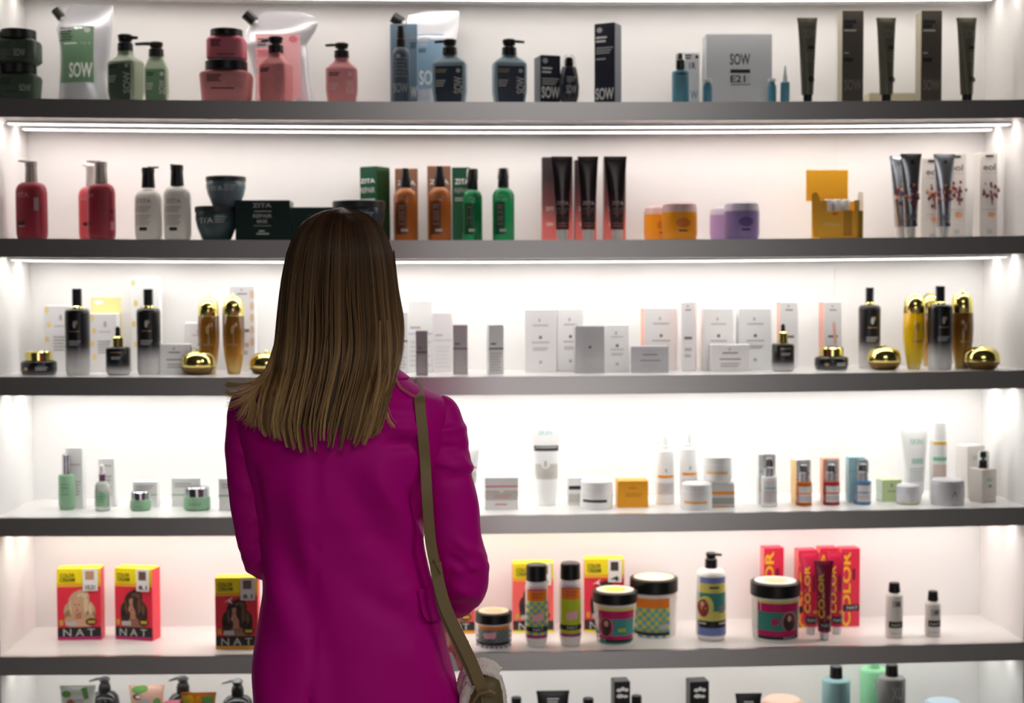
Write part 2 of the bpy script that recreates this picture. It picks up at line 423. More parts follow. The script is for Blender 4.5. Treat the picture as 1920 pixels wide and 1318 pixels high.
t = pouch('silver stand-up refill pouch with green label panel and tilted black cap', 160,
    densify([(12, 134, 214, 2), (30, 119, 214, 12), (55, 108, 213, 28), (85, 114, 210, 40), (110, 115, 207, 46), (140, 114, 202, 50), (165, 112, 207, 52), (196, 109, 213, 48)]),
    ((122, 40), (107, 20), 8.5), BAG, .2, (115, 52, 181, 158), GRN, [('t', 'SOW', 136, 121, 179, 149, WHT), ('l', 117, 55, 144, 82, 5, INK), ('e', 169, 60, 6, 5, GREYT), ('l', 125, 84, 150, 88, 1, WHT)])
t = pouch('silver stand-up refill pouch with pink label behind the pink pump bottle', 530,
    densify([(24, 498, 566, 2), (34, 484, 592, 8), (44, 474, 598, 14), (60, 464, 592, 26), (85, 461, 575, 40), (110, 470, 578, 46), (150, 480, 580, 50), (196, 478, 587, 48)]),
    ((484, 47), (463, 28), 10), BAG, .21, (482, 67, 566, 188), M((235, 180, 184), .5), [('l', 486, 76, 506, 92, 3, INK), ('e', 552, 77, 8, 7, PINK1), ('l', 486, 98, 520, 112, 3, PINK1)])
t = pouch('silver stand-up refill pouch with pale blue label behind the navy pump bottle', 812,
    densify([(23, 800, 862, 2), (30, 768, 862, 8), (48, 762, 860, 22), (75, 760, 858, 38), (120, 764, 854, 46), (196, 760, 856, 48)]),
    ((760, 48), (738, 34), 10), BAG,    .245, (784, 68, 833, 170), M((140, 170, 194), .5), [('t', 'SOW', 787, 136, 832, 163, WHT), ('l', 786, 74, 806, 92, 3, GREYT), ('l', 786, 96, 800, 104, 2, INK)])

def pumpbottle(label, x, hw, ys, rot, mat, panel, txtcol, collar, head, spout, pside=None, d=.1, q=.62, txt=1, ink=INK, group='squared pump bottles on the top shelf'):
    """ys: neck top, shoulder, front top"""
    t = T('pump_bottle', label, 'bottle', x, 0, d=d, rot=rot, group=group)
    nr = collar[2]
    t.loft('body', [(ys[0]-6, nr*.9, ), (ys[0], nr*.92), (ys[0]+4, nr*1.05), (ys[1], hw*.93), (ys[1]+4, hw), (172, hw), (9000, hw*.85)], mat, n=7, q=q, seg=36, angle=.5)
    t.rings = t.rings; c = math.cos(math.radians(rot))
    t.k = 1/c if rot else 1.
    if rot: t.ux = x+pside
    w = hw*c*.97
    t.pr('label', ('q', [(t.ux-w, ys[2]), (t.ux+w, ys[2]), (t.ux+w, 172), (t.ux-w, 172)], panel), ('q', [(t.ux-w, 172), (t.ux+w, 172), (t.ux+w*.86, 196), (t.ux-w*.86, 196)], panel), e0=.0006)
    if txt: t.pr('lettering', ('t', 'SOW', t.ux+w*.32, ys[2]+20, t.ux+w*.86, 178, txtcol, 2), ('l', t.ux-w*.8, ys[2]+6, t.ux-w*.1, ys[2]+14, 2, ink), ('l', t.ux-w*.8, ys[2]+26, t.ux-w*.2, ys[2]+40, 3, txtcol), ('e', t.ux+w*.6, ys[2]+9, 4, 4, txtcol), e0=.0012)
    t.k = 1.; t.ux = x
    t.pump(collar, head, spout, BLACK)
    return t
pumpbottle('sage pump bottle with very dark green front, turned away, beside the green pouch', 236, 31, (103, 116, 118), -26, SAGE, DG, LTG, (82, 97, 14.5), (66, 80, 14), (264, 70, 76), pside=-9)
pumpbottle('small sage pump bottle with mid-green front, right of the dark green one', 294, 21, (110, 126, 132), 0, SAGE, GRN, GREYT, (93, 108, 14), (80, 91, 13), (255, 80, 86), d=.15)
pumpbottle('pink pump bottle turned to show its side, in front of the pink pouch', 518, 29, (105, 121, 124), -26, M((236, 150, 152), .4), PINK2, M((214, 150, 152), .5), (86, 101, 14.5), (70, 82, 14), (487, 72, 78), pside=-10)
pumpbottle('pink pump bottle standing alone and facing straight out', 641, 29, (113, 128, 133), 0, M((236, 160, 162), .4), PINK2, M((238, 190, 190), .5), (96, 110, 14), (82, 92, 13.5), (611, 83, 88), d=.12)
pumpbottle('navy pump bottle in front of the pale blue pouch, spout to the left', 844, 31, (104, 118, 127), -8, SLATE, NAVD, GREYT, (90, 105, 14), (75, 87, 13), (815, 76, 81), pside=-3, ink=M((170, 160, 120), .5))
pumpbottle('navy pump bottle standing alone, spout to the right', 955, 31, (104, 118, 127), 8, SLATE, NAVD, GREYT, (90, 105, 14), (75, 87, 13), (984, 76, 81), pside=3, ink=M((170, 160, 120), .5))

BLU = M((118, 144, 164), .45)
t = carton('tall grey-blue carton behind the navy spray bottle', 733, 783, 50, 0, BLU, dp=34, d=.14)
t.pr('lettering', ('t', 'W', 770, 165, 782, 186, WHT), ('r', 770, 74, 783, 76, M((190, 150, 140))), ('l', 770, 84, 782, 96, 3, NAVD))
t = T('spray_bottle', 'slim navy spray bottle with black nozzle under a clear cap', 'bottle', 752, 0, d=.1)
t.loft('body', [(90, 9), (92, 12), (97, 15.5), (104, 17), (9000, 17)], NAVY)
t.pr('lettering', ('t', 'SOW', 738, 158, 765, 176, M((150, 156, 160))), ('l', 741, 110, 764, 150, 6, M((120, 130, 138))), ('e', 748, 108, 4, 4, GREYT))
t.loft('nozzle', [(50, 5), (74, 7), (76, 9), (91, 9)], BLACK, keep=False)
t.loft('clear_cap', [(47, 8), (50, 9.5), (74, 9.8)], CLEAR, keep=False)
def sowbox(t, x0, x1, yt, yb, c=WHT):
    t.pr('lettering', ('t', 'SOW', x0+2, yb-23, x1-2, yb-1, c), ('e', x0+9, yt+14, 5, 5, GREYT), ('l', x0+3, yt+26, x0+22, yt+40, 2, c), ('l', x0+3, yt+46, x1-3, yt+60, 3, GREYT), ('l', x0+3, yt+66, x0+20, yt+72, 1, GREYT))
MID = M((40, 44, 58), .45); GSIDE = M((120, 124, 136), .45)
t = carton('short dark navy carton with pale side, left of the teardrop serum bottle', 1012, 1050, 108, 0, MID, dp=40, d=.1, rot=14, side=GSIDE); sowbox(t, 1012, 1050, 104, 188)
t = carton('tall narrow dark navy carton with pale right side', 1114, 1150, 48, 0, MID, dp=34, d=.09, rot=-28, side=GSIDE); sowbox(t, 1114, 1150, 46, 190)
t = T('serum_bottle', 'dark teardrop serum bottle with black pump under a clear cap', 'bottle', 1067, 0, d=.07)
t.loft('body', [(126, 12), (130, 14.5), (145, 17), (164, 19), (180, 18), (9000, 13)], M((44, 50, 60), .25)); t.loft('pump_nozzle', [(109, 5), (114, 6.5), (127, 7)], BLACK, keep=False)
t.loft('clear_cap', [(104, 8), (107, 10), (127, 13.5)], CLEAR, keep=False); t.pr('lettering', ('t', 'SOW', 1060, 162, 1079, 178, GREYT), ('l', 1061, 146, 1078, 158, 3, GREYT))
t = carton('small pale grey carton behind the blue dropper bottle', 1270, 1309, 103, 0, M((200, 202, 206), .45), dp=30, d=.19)
t.pr('lettering', ('t', '1R', 1290, 120, 1302, 132, INK), ('t', 'W', 1292, 172, 1306, 188, BLU), ('l', 1282, 106, 1294, 116, 2, INK), ('e', 1304, 110, 3, 3, INK))
TEAL = M((92, 150, 172), .3, sub=.0)
t = T('dropper_bottle', 'blue bottle with black nozzle and clear cap before the pale grey carton', 'bottle', 1276, 0, d=.09)
t.loft('body', [(133, 11), (135, 15), (139, 16), (9000, 16)], TEAL); t.loft('nozzle', [(101, 3), (112, 3.6), (114, 6.5), (133, 7.2)], BLACK, keep=False); t.loft('clear_cap', [(101, 7), (104, 8.5), (130, 9)], CLEAR, keep=False)
t.pr('lettering', ('l', 1266, 140, 1287, 145, 1, INK), ('l', 1267, 148, 1285, 158, 3, GSIDE))
LG = M((196, 198, 202), .35)
t = carton('large square light grey gift box with dark printed lettering', 1320, 1443, 69, 0, LG, dp=44, d=.15)
t.pr('lettering', ('t', 'SOW', 1364, 105, 1402, 126, NAVD), ('r', 1365, 134, 1402, 141, INK), ('t', 'E21', 1365, 145, 1393, 158, INK), ('t', 'R', 1395, 146, 1403, 160, GREYT), ('l', 1365, 161, 1402, 165, 1, GSIDE))
for x, lb in ((1327, 'tiny blue vial with white cap left of the large grey gift box'), (1447, 'tiny blue vial with white cap right of the large grey gift box')):
    t = T('ampoule_vial', lb, 'vial', x, 0, d=.08); t.loft('body', [(155, 6), (159, 7), (163, 8.5), (9000, 8.5)], TEAL); t.loft('cap', [(148, 7.5), (155, 7.5)], M((210, 214, 218), .3), keep=False)
t = T('dropper_vial', 'tiny blue vial with tall clear dropper tip', 'vial', 1472, 0, d=.08); t.loft('body', [(153, 7), (156, 8.5), (9000, 8.5)], TEAL); t.loft('dropper_tip', [(124, 1.5), (132, 2), (140, 3), (152, 4.5)], M((215, 225, 228), .15, trans=.6), keep=False)

def tube(label, xt0, xt1, yt, xb0, xb1, yb, row, mat, capm, cap, d=None, b=None, cat='tube', group=None, lean=0, z=None, name='squeeze_tube', capn=2.):
    """crimped tube standing on its cap"""
    xc = (xb0+xb1)/2; w = (xb1-xb0)
    t = T(name, label, cat, xc, row, d=d, b=b, hd=w/2, group=group, z=z)
    rows = []
    for i in range(15):
        f = i/14; e = f**.8
        rows.append((yt+(yb-yt)*f, xt0+(xb0-xt0)*e, xt1+(xb1-xt1)*e, 1.6+(w*.98-1.6)*min(1, f*1.15)**.7))
    rows[-1] = (*rows[-1][:3], w)
    t.loft('body', rows, mat, n=2, seg=28, bev=.6)
    t.loft('crimp', [(yt-1, xt0-.3, xt1+.3, 1.2, 4), (yt+5, xt0+.2, xt1-.2, 1.8, 4)], mat, keep=False, bev=0)
    t.loft('cap', [(yb-1, cap[0], cap[1], cap[1]-cap[0]), (9000, cap[0]+1, cap[1]-1, cap[1]-cap[0]-2)], capm, n=capn, keep=False)
    return t
OLIVE = M((96, 94, 80), .35, .2); OLV2 = M((84, 78, 70), .4)
def sowtube(label, a, b, c, e, cap, sh):
    t = tube(label, a, b, 36, c, e, 178, 0, OLIVE, BLACK, cap, d=.09, group=None)
    xm = (c+e)/2+sh
    t.pr('lettering', ('r', xm-4, 88, xm+8, 94, INK), ('e', xm+3, 150, 7, 6, INK), ('t', 'SOW', xm-11, 56, xm+10, 74, M((120, 118, 110))), ('l', xm-8, 100, xm+6, 120, 4, M((120, 116, 100))))
sowtube('olive hair tube nearest the grey gift box, standing on its black cap', 1494, 1532, 1503, 1525, (1506, 1523), 3)
sowtube('olive hair tube between the two tall olive-brown cartons', 1642, 1679, 1650, 1674, (1653, 1671), 6)
sowtube('olive hair tube last on the top shelf, beside the right panel', 1792, 1830, 1801, 1824, (1804, 1823), 6)
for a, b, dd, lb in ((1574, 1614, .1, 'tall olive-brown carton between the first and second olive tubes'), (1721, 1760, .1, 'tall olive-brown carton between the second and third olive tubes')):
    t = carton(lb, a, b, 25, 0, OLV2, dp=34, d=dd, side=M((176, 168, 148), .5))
    t.pr('lettering', ('t', 'SOW', a+4, 152, b-3, 172, M((124, 116, 106))), ('r', a+3, 42, a+26, 49, INK), ('r', a+3, 50, a+20, 57, INK), ('r', a+3, 112, a+20, 119, INK), ('l', a+3, 60, a+26, 66, 1, GREYT), ('l', a+3, 102, a+12, 106, 1, GREYT))
t = carton('flat beige carton lying behind the second olive tube', 1622, 1712, 178, 0, M((214, 206, 180), .5), dp=50, d=.2)

# ------------------------------------------------------------------ row 2
RED = M((152, 46, 60), .38); TAUPE = M((150, 140, 138), .3, .3)
def roundbottle(label, x, hw, yt, cap, spout, mat, capm, d, prints, rot=0, q=.7, n=3., row=1, capname='pump_cap', group=None):
    t = T('lotion_bottle', label, 'bottle', x, row, d=d, rot=rot, group=group)
    t.loft('body', [(yt, cap[2]*.9), (yt+2, hw*.6), (yt+6, hw*.83), (yt+12, hw*.95), (yt+20, hw), (437, hw), (443, hw*.97), (9000, hw*.9)], mat, n=n, q=q, seg=34, angle=1.)
    cp = t.loft(capname, [(cap[0], cap[2]*.98), (cap[0]+9, cap[2]), (cap[0]+10, cap[2]*.93), (cap[1]-8, cap[2]), (cap[1]+2, cap[2]*1.04)], capm, keep=False)
    if spout: t.tube('spout', [(x, spout[1]+1.5), ((x+spout[0])/2, spout[1]+1.2), (spout[0], spout[1])], [3.2, 2.4, 1.4], capm, parent=cp)
    t.pr('lettering', *prints)
    return t
PK = M((196, 120, 126), .5)
def redpr(x): return [('t', 'ZITA', x-24, 362, x+2, 371, PK), ('l', x-17, 396, x+4, 414, 4, M((140, 50, 62), .5)), ('r', x-19, 416, x-6, 423, INK), ('l', x-19, 424, x-6, 427, 1, GREYT)]
roundbottle('deep red pump bottle with taupe cap nearest the left side panel', 60, 28, 341, (303, 342, 11), (36, 302), RED, TAUPE, .09, redpr(60)+[('r', 72, 372, 80, 396, M((180, 150, 158)))], rot=-6)
roundbottle('red pump bottle with pale cap half hidden behind another red one', 172, 23, 350, (311, 348, 9), (157, 310), M((206, 84, 92), .38), M((196, 188, 184), .3, .2), .2, [('l', 156, 372, 168, 380, 1, PK), ('r', 160, 418, 168, 424, INK)])
roundbottle('deep red pump bottle standing in front of the half hidden red one', 191, 25, 343, (304, 343, 11.5), (165, 303), RED, TAUPE, .1, [('t', 'TA', 168, 364, 180, 371, PK), ('r', 167, 417, 174, 422, INK), ('r', 209, 395, 215, 400, INK), ('r', 209, 416, 215, 432, PK)], rot=4)
CRM = M((240, 236, 228), .35)
def whpr(x): return [('t', 'ZITA', x-14, 374, x+14, 382, M((190, 160, 158))), ('l', x-15, 388, x+14, 400, 3, M((190, 182, 170))), ('l', x-15, 404, x+14, 424, 5, M((200, 192, 182))), ('r', x-8, 427, x+6, 433, INK)]
roundbottle('creamy white pump bottle with black cap, spout to the right', 279, 25, 356, (315, 351, 12), (299, 314), CRM, BLACK, .1, whpr(273))
t = roundbottle('creamy white bottle with plain black cap next to the dark bowl jars', 333, 25, 349, (310, 347, 12), None, CRM, BLACK, .09, whpr(329), capname='flip_cap')
t.tube('cap_beak', [(336, 313), (324, 311), (321, 309)], [4, 3, 1.5], BLACK)
GLD = M((64, 84, 88), .22); LIDD = M((58, 60, 62), .35)
def bowl(label, x, yt, r, yb, z=None, d=.1, mat=GLD, pr=True):
    t = T('bowl_jar', label, 'jar', x, 1, d=d, z=z)
    h = (yb-yt)
    t.loft('body', [(yt+h*.16, r*.97), (yt+h*.35, r*.98), (yt+h*.6, r*.9), (yt+h*.8, r*.78), (yt+h*.93, r*.7), (9000, r*.66)], mat, seg=36, angle=1.)
    t.loft('lid', [(yt, r), (yt+h*.17, r)], LIDD, keep=False, seg=36)
    if pr: t.pr('lettering', ('t', 'ZITA', x-r*.9, yt+h*.34, x+r*.0, yt+h*.5, M((200, 204, 204))), ('l', x+r*.05, yt+h*.3, x+r*.6, yt+h*.52, 3, M((160, 168, 168))))
    return t
t = bowl('dark bowl-shaped jar at the bottom of the stack by the white bottles', 406, 388, 40, 452)
bowl('smoky grey bowl-shaped jar stacked on top of the dark one', 423.5, 332, 37.5, 387, z=t.z0+t.z(388), mat=M((104, 124, 132), .22))
t = bowl('wide dark bowl-shaped jar just behind the top of the head', 673, 378, 49, 452, d=.085, mat=M((60, 70, 80), .25))
DKG = M((18, 58, 46), .28); DKG2 = M((14, 44, 38), .28)
t = carton('dark green glossy carton with pale lettering beside the bowl jars', 446, 547, 378, 1, DKG2, dp=60, d=.06)
t.pr('lettering', ('t', 'ZITA', 478, 383, 513, 391, GREYT), ('l', 481, 397, 513, 401, 1, GREYT), ('t', 'REPAIR', 479, 403, 514, 410, GREYT), ('t', 'MASK', 486, 413, 506, 420, GREYT), ('l', 480, 424, 512, 427, 1, LTG), ('r', 489, 433, 500, 436, GREYT), ('l', 485, 438, 508, 444, 1, GREYT))
carton('second dark green carton, mostly hidden behind the head', 549, 632, 391, 1, DKG2, dp=60, d=.1)
GR3 = M((22, 78, 52), .3)
t = carton('tall green carton with glossy right side, nearest the head', 676, 708, 315, 1, GR3, dp=42, d=.2, rot=-34, side=M((34, 62, 36), .18))
t.pr('lettering', ('t', 'ZITA', 677, 337, 705, 345, WHT), ('t', 'REPAIR', 677, 353, 705, 363, GREYT), ('l', 677, 374, 705, 382, 1, GREYT))
COP = M((160, 116, 92), .3, .3)
t = carton('copper-brown carton behind the first amber spray bottle', 742, 784, 318, 1, COP, dp=30, d=.2); t.pr('lettering', ('t', 'ZITA', 746, 340, 780, 349, WHT))
t = carton('copper-brown carton behind the second amber spray bottle', 802, 846, 313, 1, COP, dp=30, d=.2); t.pr('lettering', ('t', 'ZITA', 806, 338, 842, 347, WHT))
t = carton('dark green carton between the amber and green spray bottles', 848, 882, 316, 1, GR3, dp=30, d=.2); t.pr('lettering', ('t', 'ZITA', 853, 337, 880, 347, WHT), ('t', 'REPAIR', 853, 354, 880, 363, LTG), ('l', 853, 372, 872, 380, 2, GREYT))
AMB = M((248, 150, 74), .1, trans=.6, ior=1.33); EME = M((40, 170, 104), .1, trans=.6, ior=1.33)
DKL = M((112, 58, 30), .4)
def oilbottle(label, x, r, yt, noz, mat, dark, clear=False, d=.1):
    t = T('spray_bottle', label, 'bottle', x, 1, d=d)
    t.loft('glass', [(yt, r*.42), (yt+3, r*.6), (yt+9, r*.88), (yt+16, r), (9000, r)], mat, angle=1., seg=32)
    t.loft('sprayer', [(noz[0], noz[2]*.62), (noz[0]+noz[1]*.55-4, noz[2]*.8), (noz[0]+noz[1]*.6, noz[2]*.95), (yt+2, noz[2])], BLACK, keep=False)
    if clear: t.loft('clear_cap', [(noz[0]-1, noz[2]*.98), (noz[0]+noz[1]*.55, noz[2]*1.05)], CLEAR, keep=False)
    t.pr('label', ('r', x-r*.82, yt+28, x+r*.1, 440, dark)); 
    t.pr('lettering', ('t', 'ZITA', x-r*.6, yt+16, x+r*.3, yt+23, LTG), ('l', x-r*.6, yt+34, x-r*.05, 424, 9, M((150, 130, 120))), ('r', x-r*.4, 430, x+r*.2, 435, GREYT), e0=.0007)
    return t
oilbottle('amber glass spray bottle nearest the head, nozzle uncovered', 761, 22.5, 352, (316, 36, 10), AMB, DKL)
oilbottle('amber glass spray bottle second from the head', 825, 22, 350, (312, 38, 10.5), AMB, DKL)
oilbottle('green glass spray bottle in front of the dark green carton', 886, 18.5, 354, (318, 36, 10.5), EME, M((22, 84, 54)), True)
oilbottle('green glass spray bottle standing alone', 944, 20.5, 351, (317, 36, 10.5), EME, M((22, 88, 58)), True)
def colbox(label, x0, x1, yt, d):
    t = carton(label, x0, x1, yt, 1, M((100, 60, 60)), dp=26, d=d)
    h = t.z(yt); g = MG([(0, (232, 124, 118)), (.22, (222, 110, 106)), (.45, (120, 66, 66)), (.75, (62, 44, 46)), (1, (52, 38, 40))], 0, h, .4)
    for o in t.root.children: o.data.materials[0] = o.data.materials[1] = o.data.materials[2] = g
    t.pr('lettering', ('t', 'ZIT', x0+6, 389, x0+22, 396, GREYT), ('r', x0+8, 418, x0+20, 424, M((220, 190, 186))), ('l', x0+6, 400, x0+20, 414, 3, M((170, 110, 106))))
colbox('dark brown to coral carton behind the first dark hair tube', 1016, 1073, 297, .2)
colbox('dark brown to coral carton behind the second dark hair tube', 1077, 1117, 302, .2)
colbox('dark brown to coral carton behind the third dark hair tube', 1132, 1172, 298, .2)
DKT = MG([(0, (110, 64, 62)), (.35, (70, 46, 46)), (.6, (40, 28, 30)), (1, (28, 22, 24))], .02, .2, .25, 0, .3)
CAPS = M((208, 208, 206), .3, .3)
for i, (a, b_, c, e, lb) in enumerate(((1034, 1073, 1042, 1067, 'first'), (1083, 1122, 1090, 1116, 'second'), (1132, 1175, 1145, 1170, 'third'))):
    t = tube('dark brown hair dye tube on silver cap, %s of the row of three' % lb, a, b_, 295, c, e, 431, 1, DKT, CAPS, (c+2, e-2), d=.1)
    xm = (c+e)/2
    t.pr('lettering', ('t', 'ZITA', xm-11, 378, xm+11, 385, M((170, 160, 160))), ('r', xm-10, 407, xm+9, 414, INK), ('l', xm-11, 391, xm+11, 403, 3, M((110, 84, 84))), ('l', xm-9, 418, xm+10, 428, 2, M((130, 90, 88))))
def cream(label, x, r, yl, y1, mat, lidm, d, ink):
    jar(label, x, 1, [(yl, r*.82), (yl+3, r*.94), (y1, r*.99)], [(y1-1, r), (438, r), (444, r*.97), (9000, r*.92)], mat, lidm, d=d).pr('lettering', ('e', x+2, y1+20, r*.42, 9, ink), ('r', x-6, y1+33, x+10, y1+36, INK))
ORG = M((246, 160, 30), .35); PUR = M((140, 122, 176), .35); PLID = M((226, 190, 186), .25, sub=.0); PLID2 = M((206, 200, 214), .25)
cream('orange cream jar with pinkish lid, behind the other orange jar', 1239, 32, 388, 403, ORG, PLID, .2, M((226, 130, 30)))
cream('orange cream jar with pinkish lid, in front', 1274, 33, 381, 399, ORG, PLID, .1, M((216, 120, 34)))
cream('lilac cream jar with pale lid, behind the purple one', 1362, 31, 390, 404, M((178, 152, 204), .35), PLID2, .2, PUR)
cream('purple cream jar with pale lid, in front of the lilac one', 1390.5, 33, 380, 397, PUR, PLID2, .1, M((100, 86, 140)))
# yellow counter display with vials
YEL = M((246, 180, 44), .4); YEL2 = M((244, 184, 60), .4)
t = T('display_carton', 'open yellow counter carton with raised lid flap holding clear vials', 'box', 1565, 1, d=.12)
t.ux = 1565
t.box('front_panel', 76, 2, 397, YEL2, cy=-26, cx=2); t.box('front_post', 15, 2, 377, YEL2, yb=397, cy=-26, cx=-28.5, keep=False); t.box('front_post', 11, 2, 377, YEL2, yb=397, cy=-26, cx=34.5, keep=False); t.box('back_panel', 78, 2, 376, YEL, cy=26, keep=False, cx=2)
for sx in (-35, 39): t.box('side_panel', 2, 52, 377, YEL, keep=False, cx=sx)
t.box('lid_flap', 80, 2, 317, YEL, yb=376, cy=26, cx=-8, keep=False); t.box('bottom', 74, 50, 441, YEL, keep=False, cx=2)
V = [(t.u(x), -26*t.U-.001+dy, t.z(y)) for dy in (0, .0014) for x, y in ((1529, 446), (1529, 378), (1524, 360), (1514, 366), (1517, 446))]
link('side_flap', mesh(V, [(0, 1, 2, 3, 4), (9, 8, 7, 6, 5)]+[(i, (i+1) % 5, 5+(i+1) % 5, 5+i) for i in range(5)], YEL, smooth=False), t.root)
t.surf = lambda u, z, y=-27*t.U: y
t.pr('lettering', ('t', 'Chloe', 1537, 418, 1568, 426, M((246, 214, 130))), ('e', 1558, 402, 6, 3, M((230, 120, 50))), ('r', 1574, 396, 1590, 443, M((196, 140, 44))))
VG = M((250, 244, 230), .08, trans=.8, ior=1.25); vb = t
for i, x in enumerate((1553, 1569, 1586)):
    v = T('sample_vial', ('left', 'middle', 'right')[i]+' white-capped clear vial standing in the yellow counter carton', 'vial', x, 1, d=.098, z=vb.z0+vb.z(440)); v.loft('glass', [(398, 7), (9000, 7)], VG); v.loft('cap', [(374, 7), (377, 8), (397, 8)], WHITE, keep=False)
v = T('sample_vial', 'clear and gold vial standing outside the yellow counter carton', 'vial', 1613, 1, d=.08); v.loft('glass', [(395, 5.5), (9000, 5.5)], M((206, 168, 70), .12, .6)); v.loft('cap', [(360, 4), (374, 5), (395, 5.5)], VG, keep=False)
# silver tubes and floral cartons
SIL = M((176, 180, 188), .24, .8); SIL2 = M((150, 152, 158), .24, .8); PLUM = M((120, 60, 80), .5); BEI = M((226, 220, 214), .5); ORN = M((228, 160, 110), .5)
def tree(x, y, r, seed):
    rs = random.Random(seed); out = []
    for i in range(26):
        a = rs.uniform(0, 6.28); q = r*math.sqrt(rs.random()); w = rs.uniform(1.2, 3)
        out.append(('e', x+q*math.cos(a)*.8, y+q*math.sin(a), w, w*1.4, PLUM if rs.random() < .72 else ORN))
    return out+[('p', [(x-1, y), (x+2, y), (x+5, y+r*1.3), (x+2, y+r*1.3)], PLUM)]
for i, (a, b_, c, e, yt, mt, lb, dd) in enumerate(((1667, 1706, 1678, 1702, 294, SIL, 'shiny silver floral tube half hidden behind the darker silver one', .15), (1687, 1727, 1696, 1719, 290, SIL2, 'darker silver floral tube in front of the hidden one', .07), (1749, 1790, 1757, 1781, 291, SIL, 'silver floral tube with curled crimp between two floral cartons', .1))):
    t = tube(lb, a, b_, yt, c, e, 426, 1, mt, CAPS, (c+1, e-2), d=dd); xm = (c+e)/2
    t.pr('lettering', *tree(xm, 366, 20, i), ('t', '100', xm-9, 402, xm+9, 413, M((110, 112, 120))), ('r', xm+1, 419, xm+11, 424, INK), ('e', xm+1, 305, 4, 4, INK))
for i, (a, b_, yt, rot, lb, dd) in enumerate(((1722, 1762, 298, 0, 'beige floral carton between the darker tube and the curled tube', .2), (1768, 1806, 290, 0, 'beige floral carton behind the curled silver tube', .2), (1831, 1865, 289, 6, 'beige floral carton standing alone by the right panel', .13))):
    t = carton(lb, a, b_, yt, 1, BEI, dp=28, d=dd, rot=rot); xm = (a+b_)/2
    t.pr('lettering', ('t', 'eol', xm-11, yt+20, xm+13, yt+32, M((110, 104, 104))), *tree(xm+3, yt+70, 20, i+9), ('r', xm-8, yt+4, xm+8, yt+8, INK), ('l', xm-13, yt+36, xm+14, yt+39, 1, GREYT), ('l', xm-13, yt+104, xm+14, yt+108, 1, GREYT), ('e', xm+5, yt+114, 7, 5, ORN), ('e', xm+1, yt+145, 6, 5, GREYT))

# ------------------------------------------------------------------ row 3: black and gold skincare, white cartons
def ombre(z0, z1): return MG([(0, (226, 224, 220)), (.22, (205, 204, 204)), (.42, (60, 60, 64)), (.5, (26, 26, 30)), (1, (20, 20, 23))], z0, z1, .3)
FOIL = M((196, 160, 110), .3, .5)
def ombottle(label, x, hw, yt, cap, b, row=2, capr=9):
    t = T('lotion_bottle', label, 'bottle', x, row, b=b, hd=hw)
    t.loft('body', [(yt, hw*.45), (yt+1, hw*.82), (yt+5, hw*.98), (yt+10, hw), (b-10, hw*.98), (9000, hw*.9)], ombre(0, t.z(yt)), n=2.6, angle=1., seg=32)
    t.loft('gold_collar', [(yt-4, capr*1.15), (yt+1, capr*1.2)], GOLD, keep=False)
    t.loft('cap', [(cap, capr), (yt-3, capr)], M((70, 72, 82), .15, .9), keep=False)
    t.pr('lettering', ('e', x, yt+30, 3, 7, GREYT), ('e', x+4, yt+26, 2, 4, FOIL), ('l', x-9, yt+42, x+9, yt+45, 1, FOIL), ('l', x-11, yt+60, x+11, yt+70, 3, GREYT))
    return t
ombottle('tall black-to-clear bottle with gunmetal cap, first from the left panel', 146, 22, 578, 541, 704)
ombottle('tall black-to-clear bottle with gunmetal cap, left of the gold bottles', 279.5, 21.5, 577, 542, 703)
ombottle('tall black-to-clear bottle with gunmetal cap, nearest the right cartons', 1630, 19.5, 571, 539, 691, capr=7.5)
ombottle('tall black-to-clear bottle between the yellow and the brown gold bottles', 1762, 21.5, 570, 536, 694, capr=8.5)
def goldlid_jar(label, x, rb, rl, yt, y1, b):
    t = T('cream_jar', label, 'jar', x, 2, b=b, hd=rb)
    t.loft('body', [(y1, rl), (y1+2, rb*.92), (y1+5, rb), (b-8, rb), (b-2, rb*.9), (9000, rb*.8)], MG([(0, (150, 148, 146)), (.2, (60, 60, 62)), (.4, (28, 28, 30)), (1, (24, 24, 26))], 0, t.z(y1), .25), seg=34, angle=1.)
    t.loft('gold_lid', [(yt, rl*.96), (yt+2, rl), (y1+1, rl)], GOLD, keep=False, seg=34)
    t.pr('lettering', ('l', x+2, y1+12, x+rb*.7, y1+19, 2, GREYT), ('e', x-rb*.5, y1+15, 4, 3, FOIL))
goldlid_jar('squat black jar with flat gold lid at the left end', 72.5, 32.5, 25, 658, 675, 704)
goldlid_jar('squat black jar with flat gold lid right of the white cartons', 1559, 31, 22, 651, 667, 695)
def dropper(label, x, hw, yt, col, bulb, b):
    t = T('dropper_bottle', label, 'bottle', x, 2, b=b, hd=hw)
    t.loft('body', [(yt, hw*.6), (yt+1, hw*.9), (yt+4, hw), (b-7, hw), (9000, hw*.85)], ombre(-.01, t.z(yt)), n=3, angle=1.)
    t.loft('gold_collar', [(col, hw*.4), (col+2, hw*.44), (yt+1, hw*.46)], GOLD, keep=False)
    t.loft('rubber_bulb', [(bulb, hw*.12), (bulb+3, hw*.19), (col+1, hw*.21)], BLACK, keep=False)
    t.pr('lettering', ('l', x-9, yt+9, x+10, yt+13, 1, FOIL), ('l', x-8, yt+18, x+10, yt+24, 2, GREYT))
dropper('black dropper bottle with gold collar left of the second black bottle', 221.5, 21.5, 650, 631, 612, 704)
dropper('black dropper bottle with gold collar in front of the tall white carton', 1468, 20, 643, 622, 607, 697)
AMBB = [(0, (226, 200, 130)), (.15, (214, 170, 80)), (.35, (190, 130, 40)), (.7, (130, 84, 24)), (1, (110, 66, 20))]
